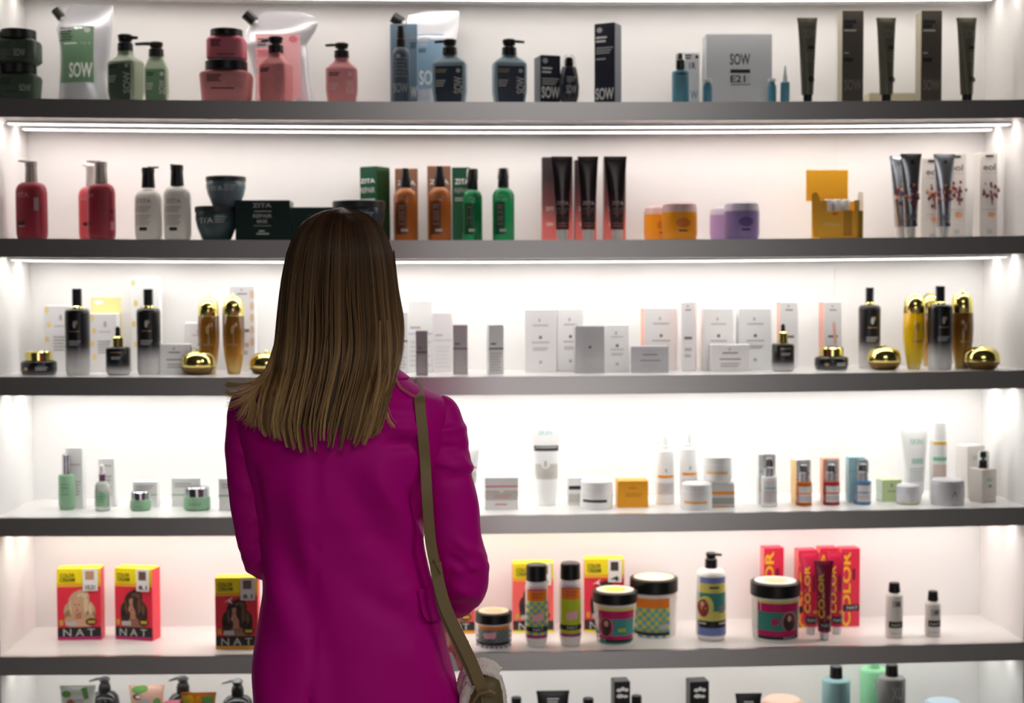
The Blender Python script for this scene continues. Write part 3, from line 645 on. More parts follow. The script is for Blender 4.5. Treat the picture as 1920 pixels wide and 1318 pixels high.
def goldbottle(label, x, hw, yt, y1, b=None, d=None, stops=AMBB, trans=.25, knob=True):
    t = T('gold_top_bottle', label, 'bottle', x, 2, b=b, d=d, hd=hw)
    bb = b or t.yb
    h = bb-y1
    t.loft('body', [(y1, hw*.97), (y1+h*.3, hw), (y1+h*.5, hw*.96), (y1+h*.75, hw*.8), (y1+h*.93, hw*.62), (9000, hw*.58)], MG(stops, 0, t.z(y1), .14, trans), angle=1., seg=32)
    t.loft('gold_dome', [(yt+3, hw*.25), (yt+5, hw*.5), (yt+10, hw*.78), (yt+18, hw*.93), (y1+1, hw*.99)], GOLD, keep=False, angle=1., seg=32)
    if knob: t.loft('finial', [(yt-2, hw*.06), (yt, hw*.12), (yt+4, hw*.16)], GOLD, keep=False, seg=12)
    t.pr('lettering', ('e', x, y1+26, 3, 8, FOIL), ('l', x-9, y1+52, x+10, y1+58, 1, FOIL))
goldbottle('amber bottle with gold dome top, left of a matching pair', 392, 20, 555, 592, 701)
goldbottle('amber bottle with gold dome top, right of a matching pair', 438.5, 20.5, 552, 592, 703)
goldbottle('bright yellow bottle with gold dome top', 1714, 20.5, 549, 586, 693, stops=[(0, (250, 236, 180)), (.12, (250, 214, 60)), (.5, (252, 204, 10)), (1, (240, 184, 8))], trans=.1, knob=False)
goldbottle('amber bottle with gold dome top, hidden behind the yellow one', 1743, 17, 547, 586, d=.24)
goldbottle('brown bottle with gold dome top, last tall bottle on the right', 1803.5, 20.5, 545, 586, 692)
def goldjar(label, x, r, yt, ym, b):
    t = T('gold_dome_jar', label, 'jar', x, 2, b=b, hd=r)
    t.loft('body', [(ym, r), (ym+3, r*.97), (b-5, r*.8), (9000, r*.68)], M((128, 98, 52), .2, .6), seg=36, angle=1.)
    t.loft('gold_lid', [(yt, r*.3), (yt+2, r*.55), (yt+7, r*.82), (yt+14, r*.95), (ym-4, r), (ym+1, r*.99)], GOLD, keep=False, seg=36, angle=1.)
    t.loft('finial', [(yt-4, r*.04), (yt-2, r*.1), (yt+2, r*.13)], GOLD, keep=False, seg=12)
goldjar('round gold-domed jar before the left amber bottle', 371, 32, 657, 687, 704)
goldjar('round gold-domed jar partly hidden by the hair', 499, 32, 660, 688, 703)
goldjar('round gold-domed jar left of the yellow bottle', 1658, 31, 649, 678, 695)
goldjar('round gold-domed jar at the right end', 1841.5, 32.5, 649, 678, 695)

CW = M((250, 249, 249), .45); CW2 = M((243, 240, 241), .45); CG = M((230, 230, 231), .4); CORAL = M((246, 186, 168), .5); LGR = M((196, 190, 190), .5); YF = M((246, 218, 150), .5); INK2 = M((120, 112, 114), .5)
def skbox(label, x0, x1, yt, b, mat=CW, d=None, dp=None, rot=0, side=None, kind=0, group=None):
    t = carton(label, x0, x1, yt, 2, mat, dp=dp or min(40, (x1-x0)*.7), b=b, d=d, rot=rot, side=side); xm = (x0+x1)/2; w = (x1-x0)/2
    bb = b or t.yb
    h = bb-yt
    if kind == 0: t.pr('lettering', ('e', xm-2, yt+h*.17, 2.2, 3, LGR), ('l', xm-w*.5, yt+h*.24, xm+w*.5, yt+h*.28, 1, LGR), ('e', xm, yt+h*.44, 3, 3, INK2), ('l', xm-w*.55, yt+h*.51, xm+w*.55, yt+h*.55, 1, LGR), ('l', xm-w*.5, yt+h*.6, xm+w*.5, yt+h*.66, 2, LGR), ('e', xm, yt+h*.83, 3, 3, LGR))
    elif kind == 1: t.pr('lettering', ('e', xm-1, yt+8, 2, 2.5, LGR), ('l', xm-w*.4, yt+14, xm+w*.4, yt+18, 1, INK2), ('l', xm-w*.55, yt+h*.5, xm+w*.55, yt+h*.57, 1, INK2), ('l', xm-w*.5, yt+h*.66, xm+w*.5, yt+h*.84, 2, LGR))
    elif kind == 2: t.pr('lettering', ('r', x0+.5, yt+h*.46, x1-.5, yt+h*.49, M((104, 92, 98))), ('l', x0+4, yt+h*.36, xm, yt+h*.43, 1, INK2), ('l', x0+3, yt+h*.56, x1-4, yt+h*.95, 7, LGR))
    elif kind == 3: t.pr('lettering', *[('e', x0+5+(i % 2)*4, yt+8+i*h*.22, 4, 6, YF) for i in range(4)], ('e', xm+4, yt+h*.18, 3, 6, LGR), ('l', xm-8, yt+h*.3, xm+14, yt+h*.33, 1, LGR), ('l', xm-10, yt+h*.46, xm+14, yt+h*.7, 5, LGR))
    elif kind == 4: t.pr('lettering', ('r', x0+.5, yt+h*.45, x1-.5, yt+h*.47, M((206, 210, 232))), ('l', x0+4, yt+h*.36, xm, yt+h*.42, 1, LGR), ('l', x0+3, yt+h*.56, x1-4, yt+h*.95, 6, CG))
    return t
skbox('white carton with yellow flowers behind the first tall black bottle', 88, 142, 573, None, CW2, d=.2, kind=3, dp=30)
t = skbox('white hanging carton with yellow header card between the black bottles', 172, 223, 588, None, CW2, d=.2, kind=3, dp=28)
t.box('hang_card', 56, 1.2, 558, M((250, 222, 150), .5), cy=15, cx=-1, keep=False); t.surf = lambda u, z, y=14.2*t.U: y; t.pr('hang_hole', ('e', 183, 567, 9, 4, CW))
skbox('tall pure white carton behind the second tall black bottle', 250, 302, 522, None, CW, d=.22, kind=3, dp=26)
skbox('low wide white carton between the second black bottle and the gold jar', 303, 357, 645, 700, CW, kind=1, dp=30, d=.11)
skbox('white carton behind the left amber bottle', 350, 402, 605, None, CW, d=.22, kind=0, dp=26)
t = skbox('tall pale carton with orange blossom edge behind the right amber bottle', 434, 480, 536, None, CW2, d=.21, kind=1, dp=26)
t.pr('blossom_print', *[('e', 475, 552+i*22, 4, 8, M((232, 206, 176))) for i in range(5)])
skbox('pale grey carton peeking out right of the hair', 742, 765, 585, None, CG, d=.16, kind=2, dp=20)
skbox('tallest white carton right of the hair, behind the small grey one', 766, 812, 564, None, CW, d=.2, kind=4, dp=26)
skbox('smallest slim grey carton, in front of the tallest white one', 780, 802, 620, 704, M((170, 160, 164), .4), kind=2, dp=20)
skbox('white carton with pale blue line beside the slim grey cartons', 812.5, 848, 586, None, CW2, d=.18, kind=4, dp=24)
skbox('slim grey carton with dark line right of the pale blue lined one', 849, 877, 609, 702, M((188, 178, 182), .4), kind=2, dp=24)
skbox('slim grey carton with dark line standing apart in the gap', 916, 944, 609, 702, CG, kind=2, dp=24, rot=8)
skbox('tall white carton first in the long white row', 983, 1042, 580, 698, CW2, dp=36)
skbox('tall white carton set back, touching the first in the long row', 1044, 1093, 579, None, CW, d=.19, dp=30)
skbox('mid-height grey carton in front of the tall white pair', 1077, 1132, 611, 700, M((198, 196, 200), .35), dp=34)
skbox('mid-height white carton right of the grey one', 1133, 1178, 609, None, CW, d=.16, dp=30)
skbox('tall white carton with coral edge behind the low grey one', 1206, 1268, 577, None, CW, d=.19, dp=34, side=CORAL, rot=5)
skbox('low wide grey carton in front of the coral-edged one', 1182, 1251, 649, 699, M((200, 198, 204), .35), kind=1, dp=36, rot=-3)
skbox('narrow upright carton with coral right side', 1276, 1301, 566, 696, CW2, dp=24, rot=-14, side=CORAL, kind=1)
skbox('tall white carton left of two behind the low one', 1316, 1372, 578, None, CW, d=.17, dp=34)
skbox('tall white carton right of two behind the low one', 1382, 1443, 578, None, CW, d=.17, dp=34)
skbox('low wide white carton in front of the two tall white ones', 1330, 1402, 646, 697, CW2, kind=1, dp=34, rot=-5, side=M((206, 212, 228), .4))
skbox('tall white carton behind the right dropper bottle', 1459, 1493, 566, None, CW2, d=.2, dp=26, side=CORAL, kind=1)
t = skbox('tall white carton with coral stripe behind the right black jar', 1541, 1575, 566, None, CW2, d=.2, dp=26, side=CORAL, rot=8, kind=1)
t.pr('stripe', ('q', [(1557, 605), (1562, 603), (1566, 644), (1560, 645)], CORAL), e0=.001)

# ------------------------------------------------------------------ row 4: pale skincare
MINT = M((142, 184, 150), .35); PAL = M((234, 235, 234), .45); DGT = M((110, 150, 118), .5); ORA = M((244, 156, 40), .45); BANDG = M((204, 200, 192), .5)
R4 = 3
def pale(label, x0, x1, yt, d, dp=22, mat=PAL, prints=(), rot=0, side=None, b=None, top=None):
    t = carton(label, x0, x1, yt, R4, mat, dp=dp, d=d, b=b, rot=rot, side=side, top=top)
    if prints: t.pr('lettering', *prints)
    return t
t = T('pump_bottle', 'mint green cylinder bottle with tall mirror cap, first from the left panel', 'bottle', 125, R4, b=957, hd=15)
t.loft('body', [(889, 14), (892, 15), (945, 15), (9000, 13)], MINT); t.loft('cap', [(851, 7.5), (889, 7.5)], STEEL, keep=False); t.pr('lettering', ('l', 116, 905, 134, 930, 4, DGT))
pale('tall pale grey carton behind the mint cylinder bottle', 127, 158, 838, .14, prints=[('l', 136, 868, 154, 874, 1, LGR), ('l', 136, 900, 154, 930, 5, LGR)])
t = T('dropper_bottle', 'clear dropper bottle with mint label and white bulb', 'bottle', 192, R4, d=.11)
t.loft('glass', [(901, 6), (903, 9), (908, 13), (915, 14), (9000, 14)], M((236, 240, 236), .1, trans=.7, ior=1.2)); t.pr('label', ('r', 178.5, 920, 205.5, 949, MINT)); t.pr('lettering', ('l', 183, 928, 201, 942, 3, DGT), e0=.0008)
t.loft('collar', [(888, 5.5), (902, 5.8)], M((120, 90, 110), .2, .8), keep=False); t.loft('bulb', [(870, 2.5), (873, 4), (888, 4.5)], WHITE, keep=False)
pale('pale grey carton behind the white-bulb dropper bottle', 188, 217, 858, .17, prints=[('l', 196, 870, 212, 876, 1, LGR), ('l', 196, 890, 212, 930, 6, LGR)])
def mint(label, x, r, yt, y1, b):
    t = jar(label, x, R4, [(yt, r*.86), (yt+2, r*.92), (y1, r*.92)], [(y1-1, r*.95), (y1+3, r), (b-7, r), (9000, r*.9)], MINT, STEEL, b=b); t.pr('lettering', ('l', x-r*.5, y1+10, x+r*.5, y1+16, 2, DGT))
mint('small mint green jar with mirror lid', 263.5, 19.5, 920, 936, 959)
mint('large mint green jar with mirror lid', 369.5, 25, 912, 930, 959)
pale('pale carton with green line behind the small mint jar', 252, 297, 902, .16, prints=[('r', 252.5, 925, 296.5, 927, MINT), ('l', 258, 908, 290, 916, 2, LGR)])
pale('pale carton with green line behind the large mint jar', 324, 378, 895, .17, prints=[('r', 324.5, 925, 377.5, 927, MINT), ('l', 330, 904, 360, 914, 2, LGR)])
pale('pale carton with green line half hidden by the left sleeve', 412, 456, 896, .1, prints=[('r', 412.5, 926, 455.5, 929, MINT), ('l', 418, 906, 440, 916, 2, LGR)])
WJ = M((248, 248, 247), .3); REDL = M((226, 104, 90), .5)
t = tube('white tube with red line peeking out behind the right sleeve', 858, 899, 843, 864, 892, 925, R4, WJ, WJ, (866, 890), d=.13); t.pr('bands', ('r', 860, 874, 894, 877, REDL), ('r', 862, 884, 893, 905, BANDG))
pale('low pale carton with thin red line', 909, 971, 894, .09, mat=M((243, 242, 241), .45), prints=[('r', 909.5, 909, 970.5, 911.5, REDL), ('r', 909.5, 918, 970.5, 936, BANDG), ('e', 940, 918, 4, 4, WHT), ('l', 925, 926, 958, 934, 2, M((214, 160, 150))), ('r', 928, 943, 950, 945, REDL)])
t = tube('large white tube with black band standing on its cap', 993, 1053, 790, 1004, 1045, 922, R4, WJ, WJ, (1006, 1043), b=949)
t.pr('bands', ('r', 1001, 834, 1047, 844, M((60, 60, 64))), ('r', 1003, 868, 1045, 896, BANDG), ('e', 1022, 868, 9, 9, WJ), ('l', 1010, 884, 1038, 892, 2, LGR))
t.pr('lettering', ('t', 'SKIN', 1010, 806, 1035, 814, M((190, 222, 226))), ('l', 1004, 836, 1044, 841, 1, GREYT), ('t', '1', 1020, 862, 1024, 872, LGR), e0=.0012)
pale('pale carton with black band behind the wide white jar', 1065, 1127, 894, .16, mat=M((243, 242, 241), .45), prints=[('r', 1065.5, 909, 1126.5, 916, INK), ('r', 1065.5, 924, 1126.5, 940, BANDG)])
def wj(label, x, r, yt, y1, b, bandm, by, mat=WJ, z=None, d=None):
    t = jar(label, x, R4, [(yt, r*.9), (yt+2.5, r*.97), (y1, r*.97)], [(y1-1, r*.98), (y1+3, r), (b-5, r), (9000, r*.92)], mat, mat, b=b if d is None else None, d=d, z=z, seg=36)
    if bandm: t.pr('band', ('r', x-r*.88, by, x+r*.55, by+5, bandm))
    return t
wj('wide white jar with short black band', 1118.5, 30.5, 899, 921, 956, INK, 933)
pale('small plain bright orange carton', 1156, 1213, 899, .1, mat=M((252, 176, 20), .4), dp=40, prints=[('e', 1184, 906, 1.5, 2, ORA), ('l', 1176, 911, 1192, 915, 1, M((214, 130, 20))), ('l', 1170, 922, 1202, 930, 2, M((220, 136, 20)))])
def foamer(label, x, hw, yt, y1, yb_, b, d=None):
    t = T('pump_bottle', label, 'bottle', x, R4, b=b if d is None else None, d=d, hd=hw)
    t.loft('body', [(y1, hw*.8), (y1+2, hw*.95), (y1+6, hw), (9000, hw)], WJ); t.loft('collar', [(y1-8, hw*.62), (y1+1, hw*.66)], WJ, keep=False)
    hd = t.loft('pump_head', [(yt, hw*.34), (yt+4, hw*.42), (y1-8, hw*.42)], WJ, keep=False); t.tube('spout', [(x, yt+4), (x+hw*.6, yt+2), (x+hw*.85, yt)], [3.5, 2.5, 1.8], WJ, parent=hd)
    t.pr('bands', ('r', x-hw*.97, yb_, x+hw*.97, yb_+5, ORA), ('r', x-hw*.95, yb_+14, x+hw*.95, yb_+36, M((216, 212, 214))), ('r', x-hw*.9, yb_+52, x+hw*.9, yb_+55, M((250, 214, 190))))
    t.pr('lettering', ('l', x-8, yb_+18, x+8, yb_+32, 3, LGR), ('e', x, yb_-9, 2, 4, LGR), e0=.0009)
foamer('white foam pump bottle with orange ring, in front of its twin', 1246.5, 17.5, 812, 842, 889, 946)
foamer('white foam pump bottle with orange ring, set back behind the jar', 1291.5, 16.5, 806, 838, 884, None, d=.15)
t = pale('pale carton with orange band under a white jar', 1320, 1373, 903, .08, dp=46, mat=M((228, 226, 222), .45), prints=[('r', 1320.5, 918, 1372.5, 924, ORA), ('r', 1320.5, 930, 1372.5, 942, M((170, 168, 164))), ('r', 1322, 945, 1362, 947, ORA)])
wj('white jar with pale orange band resting on the carton', 1345.5, 27, 853, 868, 899, M((248, 200, 140), .4), 881, z=t.z0+t.z(902.3)+.0006, d=t.d)
wj('white jar with orange band in front of the stacked jar and carton', 1306, 29, 904, 918, 957, M((246, 190, 120), .4), 936)
t = pale('tall pale carton behind the plain white pump bottle', 1420, 1452, 850, .12, prints=[('r', 1421, 880, 1430, 884, M((180, 206, 220))), ('r', 1421, 892, 1430, 920, BANDG)])
def serum(label, x, hw, yt, y1, b, mat, bandm):
    t = T('pump_bottle', label, 'bottle', x, R4, b=b, hd=hw)
    t.loft('glass', [(y1, hw*.7), (y1+1, hw*.95), (y1+3, hw), (9000, hw)], mat, angle=1.)
    t.loft('pump_collar', [(y1-17, hw*.6), (y1+1, hw*.66)], M((200, 200, 204), .25, .4), keep=False); t.loft('pump_head', [(yt+7, hw*.3), (yt+10, hw*.4), (y1-16, hw*.42)], M((206, 206, 210), .25, .3), keep=False); t.loft('clear_cap', [(yt, hw*.58), (yt+3, hw*.66), (y1-14, hw*.68)], CLEAR, keep=False)
    t.pr('label', ('r', x-hw*.99, y1+8, x+hw*.99, b-9, M((232, 228, 228))), ('r', x-hw*.99, y1+20, x+hw*.99, y1+23, bandm), ('r', x-hw*.97, y1+26, x+hw*.97, b-11, M((204, 196, 200))))
serum('white pump bottle with teal line in front of the tall pale carton', 1442, 15, 851, 892, 951, WJ, M((150, 200, 204), .5))
serum('orange pump bottle with white label', 1507, 15, 863, 902, 949, M((248, 130, 20), .2, trans=.3), ORA)
serum('red pump bottle with white label', 1558.5, 15.5, 862, 901, 948, M((206, 66, 66), .2, trans=.3), REDL)
serum('blue pump bottle with white label', 1617.5, 15.5, 861, 900, 947, M((110, 166, 214), .2, trans=.3), M((130, 180, 200), .5))
pale('white carton with orange left side behind the orange pump bottle', 1489, 1518, 860, .12, dp=26, rot=10, side=M((250, 206, 140), .4), prints=[('r', 1490, 888, 1496, 892, ORA), ('r', 1490, 902, 1498, 925, BANDG)])
pale('pale coral carton behind the red pump bottle', 1540, 1571, 858, .13, dp=22, mat=M((246, 182, 150), .4), prints=[('r', 1552, 861, 1568, 890, M((236, 228, 226)))])
pale('light blue carton behind the blue pump bottle', 1588, 1619, 856, .13, dp=22, mat=M((166, 204, 216), .4), prints=[('r', 1588.5, 880, 1618.5, 882, M((140, 184, 200)))])
pale('low pale green carton', 1649, 1688, 898, .13, dp=26, rot=10, mat=M((208, 224, 170), .4), side=M((226, 230, 214), .4), prints=[('e', 1668, 908, 2, 4, DGT), ('l', 1660, 918, 1676, 922, 1, DGT)])
t = tube('tall white tube with mint lettering between the green carton and ringed bottle', 1687, 1740, 803, 1697, 1731, 925, R4, WJ, WJ, (1699, 1729), d=.15)
t.pr('lettering', ('t', 'SKIN', 1704, 822, 1728, 832, M((176, 214, 196))), ('r', 1706, 858, 1728, 868, M((190, 218, 206))), ('l', 1702, 876, 1730, 902, 5, M((214, 220, 216))))
t = T('lotion_bottle', 'white cylinder bottle with orange and green rings', 'bottle', 1759, R4, d=.14)
t.loft('body', [(824, 15.5), (9000, 15.5)], WJ); t.loft('cap', [(790, 14), (824, 14.5)], WJ, keep=False); t.pr('bands', ('r', 1743.7, 826, 1774.3, 832, M((246, 198, 80))), ('r', 1743.7, 855, 1774.3, 862, M((130, 206, 160))), ('r', 1743.7, 869, 1774.3, 895, M((226, 206, 196))))
wj('small pale lilac-lidded jar at the foot of the white tube', 1702.5, 21.5, 908, 925, 947, M((214, 222, 190), .4), 937, mat=M((224, 222, 228), .3))
t = wj('plain grey-white jar beside the square bottle', 1777, 30.5, 897, 904, 949, None, 0, mat=M((208, 206, 210), .35)); t.pr('lettering', ('p', [(1774, 928), (1786, 928), (1780, 916)], INK2), ('l', 1768, 932, 1792, 936, 1, LGR))
t = pale('tall white carton with visible left side behind the square bottle', 1806, 1843, 834, .17, dp=34, rot=20, mat=M((222, 216, 212), .4), prints=[('t', 'SKIN', 1816, 852, 1836, 860, M((150, 204, 180))), ('e', 1824, 918, 3, 4, M((80, 180, 130)))])
t = T('pump_bottle', 'square-shouldered pale bottle with black pump at the right end', 'bottle', 1843, R4, b=943, hd=20, rot=24)
t.box('body', 36, 34, 877, M((214, 206, 200), .4), bev=.002); t.loft('pump_collar', [(862, 6), (877, 6.5)], BLACK, keep=False); t.loft('pump_head', [(847, 4.5), (857, 5)], BLACK, keep=False); t.loft('pump_stem', [(856, 3), (863, 3)], M((200, 200, 200)), keep=False); t.loft('clear_cap', [(845, 9), (848, 10.5), (877, 11)], CLEAR, keep=False)
t.pr('lettering', ('l', 1836, 894, 1852, 902, 2, M((130, 184, 170))), ('e', 1844, 909, 5, 3, M((110, 170, 150))), ('l', 1836, 928, 1852, 932, 1, LGR))

# ------------------------------------------------------------------ row 5: hair colour boxes and bright jars
REDB = M((232, 52, 72), .4); YELB = M((248, 226, 30), .4); ORB = M((246, 176, 50), .4); BLB = M((34, 32, 34), .4); MAG = M((190, 40, 110), .4); SKN = M((222, 168, 140), .5); DKH = M((62, 42, 36), .5); BLH = M((206, 172, 134), .5); GOLDP = M((206, 170, 60), .5); TAG = M((236, 232, 230), .45)
def natbox(label, x0, x1, yt, b, rot, hair, code, foot, d=None, dp=34, swatch=None, body=REDB, xmark=False):
    t = carton(label, x0, x1, yt, 4, body, dp=dp, b=b, d=d, rot=rot, top=YELB, name='hair_colour_box')
    bb = b or (t.yb+6)
    w = x1-x0; h = bb-yt
    X = lambda f: x0+w*f
    Y = lambda f: yt+h*f
    E = lambda a, c, rx, ry, m: ('e', X(a), Y(c), rx*w, ry*h, m)
    hm = DKH if hair else BLH; sw = swatch or hm
    t.pr('printed_bands', ('r', X(.005), Y(.006), X(.995), Y(.2), YELB), ('r', X(.005), Y(.2), X(.995), Y(.245), ORB), ('r', X(.005), Y(.795), X(.995), Y(.925), BLB), ('r', X(.005), Y(.925), X(.995), Y(.99), foot))
    lt = M((112, 82, 62), .5) if hair else M((228, 204, 170), .5); dk = M((40, 28, 26), .5) if hair else M((166, 128, 92), .5)
    hr = [E(.5, .47, .25, .17, hm), E(.3, .58, .15, .13, hm), E(.7, .58, .17, .14, hm), E(.56, .38, .18, .1, hm), E(.24, .64, .08, .07, dk), E(.78, .64, .09, .07, dk), E(.66, .5, .05, .12, lt), E(.76, .56, .045, .09, lt), E(.31, .52, .03, .1, lt), E(.27, .6, .03, .05, dk), E(.7, .63, .04, .06, dk), E(.58, .36, .12, .035, lt)]
    sk = SKN if not hair else M((196, 142, 114))
    t.pr('portrait_print', *hr, ('p', [(X(.26), Y(.79)), (X(.34), Y(.71)), (X(.43), Y(.66)), (X(.57), Y(.66)), (X(.68), Y(.71)), (X(.78), Y(.79))], M((150, 104, 84)) if hair else sk), E(.27, .7, .1, .06, hm), E(.75, .68, .1, .07, hm), ('r', X(.42), Y(.58), X(.56), Y(.68), M((186, 132, 106))), E(.46, .5, .115, .1, sk), E(.55, .46, .06, .1, hm), E(.36, .46, .04, .09, hm), E(.42, .485, .022, .007, DKH), E(.5, .487, .022, .007, DKH), E(.455, .525, .012, .014, M((176, 120, 96))), E(.46, .562, .034, .009, M((176, 60, 80))),
         ('r', X(.06), Y(.69), X(.14), Y(.76), GOLDP), ('r', X(.2), Y(.71), X(.44), Y(.77), GREYT), E(.78, .72, .13, .05, BLB), ('r', X(.7), Y(.7), X(.87), Y(.74), GOLDP), e0=.0006)
    t.pr('shade_tag', ('r', X(.6), Y(-.002), X(.94), Y(.3), TAG), ('r', X(.66), Y(.03), X(.86), Y(.15), sw), e0=.0036)
    pr = [('t', 'COLOR', X(.08), Y(.06), X(.42), Y(.11), M((60, 58, 20))), ('t', 'CREAM', X(.08), Y(.12), X(.42), Y(.17), M((60, 58, 20))), ('t', 'N A T', X(.14), Y(.812), X(.86), Y(.91), GREYT), ('t', code, X(.66), Y(.22), X(.88), Y(.28), BLB)]
    if xmark: pr.append(('p', [(X(.2), Y(.33)), (X(.32), Y(.29)), (X(.42), Y(.25)), (X(.36), Y(.3)), (X(.42), Y(.35)), (X(.3), Y(.31))], WHT))
    t.pr('lettering', *pr, e0=.004)
    return t
natbox('red and yellow hair colour box with blonde portrait', 113, 193, 1062, 1200, 2, 0, '10.21', MAG, swatch=M((190, 150, 120)))
natbox('red and yellow hair colour box with dark-haired portrait beside the blonde one', 218, 291, 1062, 1200, -14, 1, '8.1', MAG, swatch=M((110, 84, 72)))
natbox('red and yellow hair colour box with dark-haired portrait beside the left sleeve', 407, 486, 1079, 1217, 0, 1, '8.1', ORB, swatch=M((120, 92, 90)), xmark=True)
natbox('orange-footed hair colour box almost hidden by the right elbow', 815, 890, 1062, 1188, 0, 1, '4', ORB, body=M((244, 100, 96), .4))
natbox('hair colour box behind the checkered bottle', 961, 1037, 1052, None, 0, 1, '4', YELB, d=.2, body=M((246, 104, 100), .4), swatch=M((120, 90, 80)))
natbox('hair colour box with black swatch behind the magenta tub', 1094, 1168, 1044, None, -4, 1, '4', YELB, d=.19, swatch=M((58, 52, 54)), xmark=True)
CHY = M((226, 214, 70), .5); CHB = M((110, 180, 190), .5); LIM = M((190, 206, 40), .5); OR5 = M((238, 130, 30), .5); PUR5 = M((176, 60, 130), .5); TL5 = M((60, 140, 128), .5); PNK5 = M((240, 180, 190), .5); WB = M((238, 234, 228), .35); MG5 = M((196, 20, 100), .5); YL5 = M((222, 210, 110), .5); BL5 = M((116, 132, 190), .5)
def checks(x0, x1, y0, y1, s, a, bcol):
    out = [('r', x0, y0, x1, y1, a)]
    nx = int(round((x1-x0)/s)); ny = int(round((y1-y0)/s))
    for i in range(nx):
        for j in range(ny):
            if (i+j) % 2: out.append(('r', x0+i*(x1-x0)/nx, y0+j*(y1-y0)/ny, x0+(i+1)*(x1-x0)/nx, y0+(j+1)*(y1-y0)/ny, bcol))
    return out
def prflat(t, part, shapes, e0=.0004):
    """checks share one layer"""
    base = shapes[0]; t.pr(part, base, e0=e0)
    V = shapes[1:]
    o = t.pr(part, *V, e0=e0+.0003)
    return o
def shampoo(label, x, r, yt, y1, b, check):
    t = T('shampoo_bottle', label, 'bottle', x, 4, b=b, hd=r)
    t.loft('body', [(y1, r*.86), (y1+2, r*.93), (y1+9, r*.96), (y1+12, r), (b-22, r), (b-10, r*.9), (9000, r*.86)], WB, angle=.8); t.loft('cap', [(yt, r*.84), (yt+2, r*.9), (y1+1, r*.92)], BLACK, keep=False)
    s = y1
    t.pr('label', ('r', x-r*.97, s+10, x+r*.97, s+16, PUR5), ('r', x-r*.97, s+16, x+r*.97, s+36, OR5), ('r', x-r*.97, s+36, x+r*.97, s+100, CHY if check else LIM), ('r', x-r*.97, s+100, x+r*.97, s+106, PUR5))
    if check: t.pr('checkered_print', *checks(x-r*.96, x+r*.96, s+37, s+99, 7, CHY, CHB)[1:], e0=.0009)
    t.pr('badge', ('q', [(x-10, s+62), (x+12, s+56), (x+12, s+72), (x-9, s+74)], PNK5), ('r', x-r*.97, s+84, x+r*.97, s+93, BLB), e0=.0022 if not check else .006)
    t.pr('lettering', ('t', 'NAT', x-8, s+86, x+12, s+91, GREYT), ('l', x-10, s+20, x+10, s+32, 2, M((210, 100, 60))), e0=.003 if not check else .0068)
shampoo('shampoo bottle with blue and yellow checkered label', 1006, 21, 1056, 1086, 1215, True)
shampoo('shampoo bottle with lime green label', 1069.5, 20.5, 1053, 1083, 1213, False)
def tub(label, x, r, yl, y1, b, taper, prints, disc, lidr=None):
    t = T('hair_mask_tub', label, 'jar', x, 4, b=b, hd=r*taper)
    lidr = lidr or r
    t.loft('body', [(y1-1, r*.95), (y1+3, r*.96), (b-6, r*(taper*.98)), (9000, r*taper*.9)], WB, seg=40, angle=.8)
    lid = t.loft('lid', [(yl, lidr*.95), (yl+2, lidr), (y1, lidr)], BLACK, keep=False, seg=40)
    V = []; z = t.z(yl)+.0004; n = 28
    for k in range(n): V.append((lidr*.84*t.U*math.cos(2*math.pi*k/n), lidr*.84*t.U*math.sin(2*math.pi*k/n), z))
    for k in range(n): V.append((lidr*.5*t.U*math.cos(2*math.pi*k/n), lidr*.5*t.U*math.sin(2*math.pi*k/n), z+.0003))
    link('lid_sticker', mesh(V, [tuple(range(n)), tuple(range(n, 2*n))], list(disc), [0, 1], smooth=False), lid)
    for nm, sh, e in prints: t.pr(nm, *sh, e0=e)
    return t
GCH = M((150, 160, 110), .5); x = 925.5
tub('small jar with green checkered label nearest the right elbow', x, 34.5, 1144, 1164, 1217, .95, [('label', [('r', x-33, 1167, x+33, 1173, OR5), ('r', x-33, 1173, x+33, 1199, GCH)], .0004), ('checkered_print', checks(x-33, x+33, 1173, 1207, 4.5, GCH, M((110, 120, 150)))[1::1][:60], .0012), ('badge', [('q', [(x-20, 1179), (x+4, 1175), (x+2, 1188), (x-18, 1189)], PNK5), ('r', x-32.5, 1196, x+32.5, 1201, BLB)], .009)], (M((246, 216, 180)), M((240, 190, 150))))
x = 1153
tub('tapered tub with magenta and teal label and portrait', x, 42, 1104, 1126, 1211, .8, [('label', [('r', x-38, 1131, x+38, 1137, YL5), ('r', x-37.5, 1137, x+37.5, 1152, MG5), ('r', x-36.5, 1152, x+36.5, 1184, M((70, 150, 146))), ('r', x-35, 1184, x+35, 1191, MG5), ('r', x-34, 1191, x+34, 1200, TL5), ('r', x-20, 1191, x+32, 1197, BLB)], .0004), ('portrait_print', [('e', x-20, 1168, 13, 19, M((210, 90, 120))), ('e', x-20, 1168, 9, 17, DKH), ('e', x-20, 1161, 4, 6, SKN), ('r', x+2, 1170, x+16, 1176, LIM)], .0018)], (M((236, 226, 210)), M((238, 214, 90))))
x = 1226
tub('straight white tub with orange and checkered label', x, 45, 1080, 1106, 1198, .93, [('label', [('r', x-42, 1113, x+24, 1131, OR5), ('r', x-42, 1131, x+24, 1187, CHY), ('r', x+38, 1108, x+43, 1124, OR5)], .0004), ('checkered_print', checks(x-41, x+24, 1131, 1186, 7.5, CHY, CHB)[1:], .0012), ('band', [('r', x-41, 1175, x+24, 1181, BLB), ('r', x+4, 1160, x+20, 1169, GREYT)], .0085)], (M((246, 226, 190)), M((244, 236, 226))))
x = 1453.5
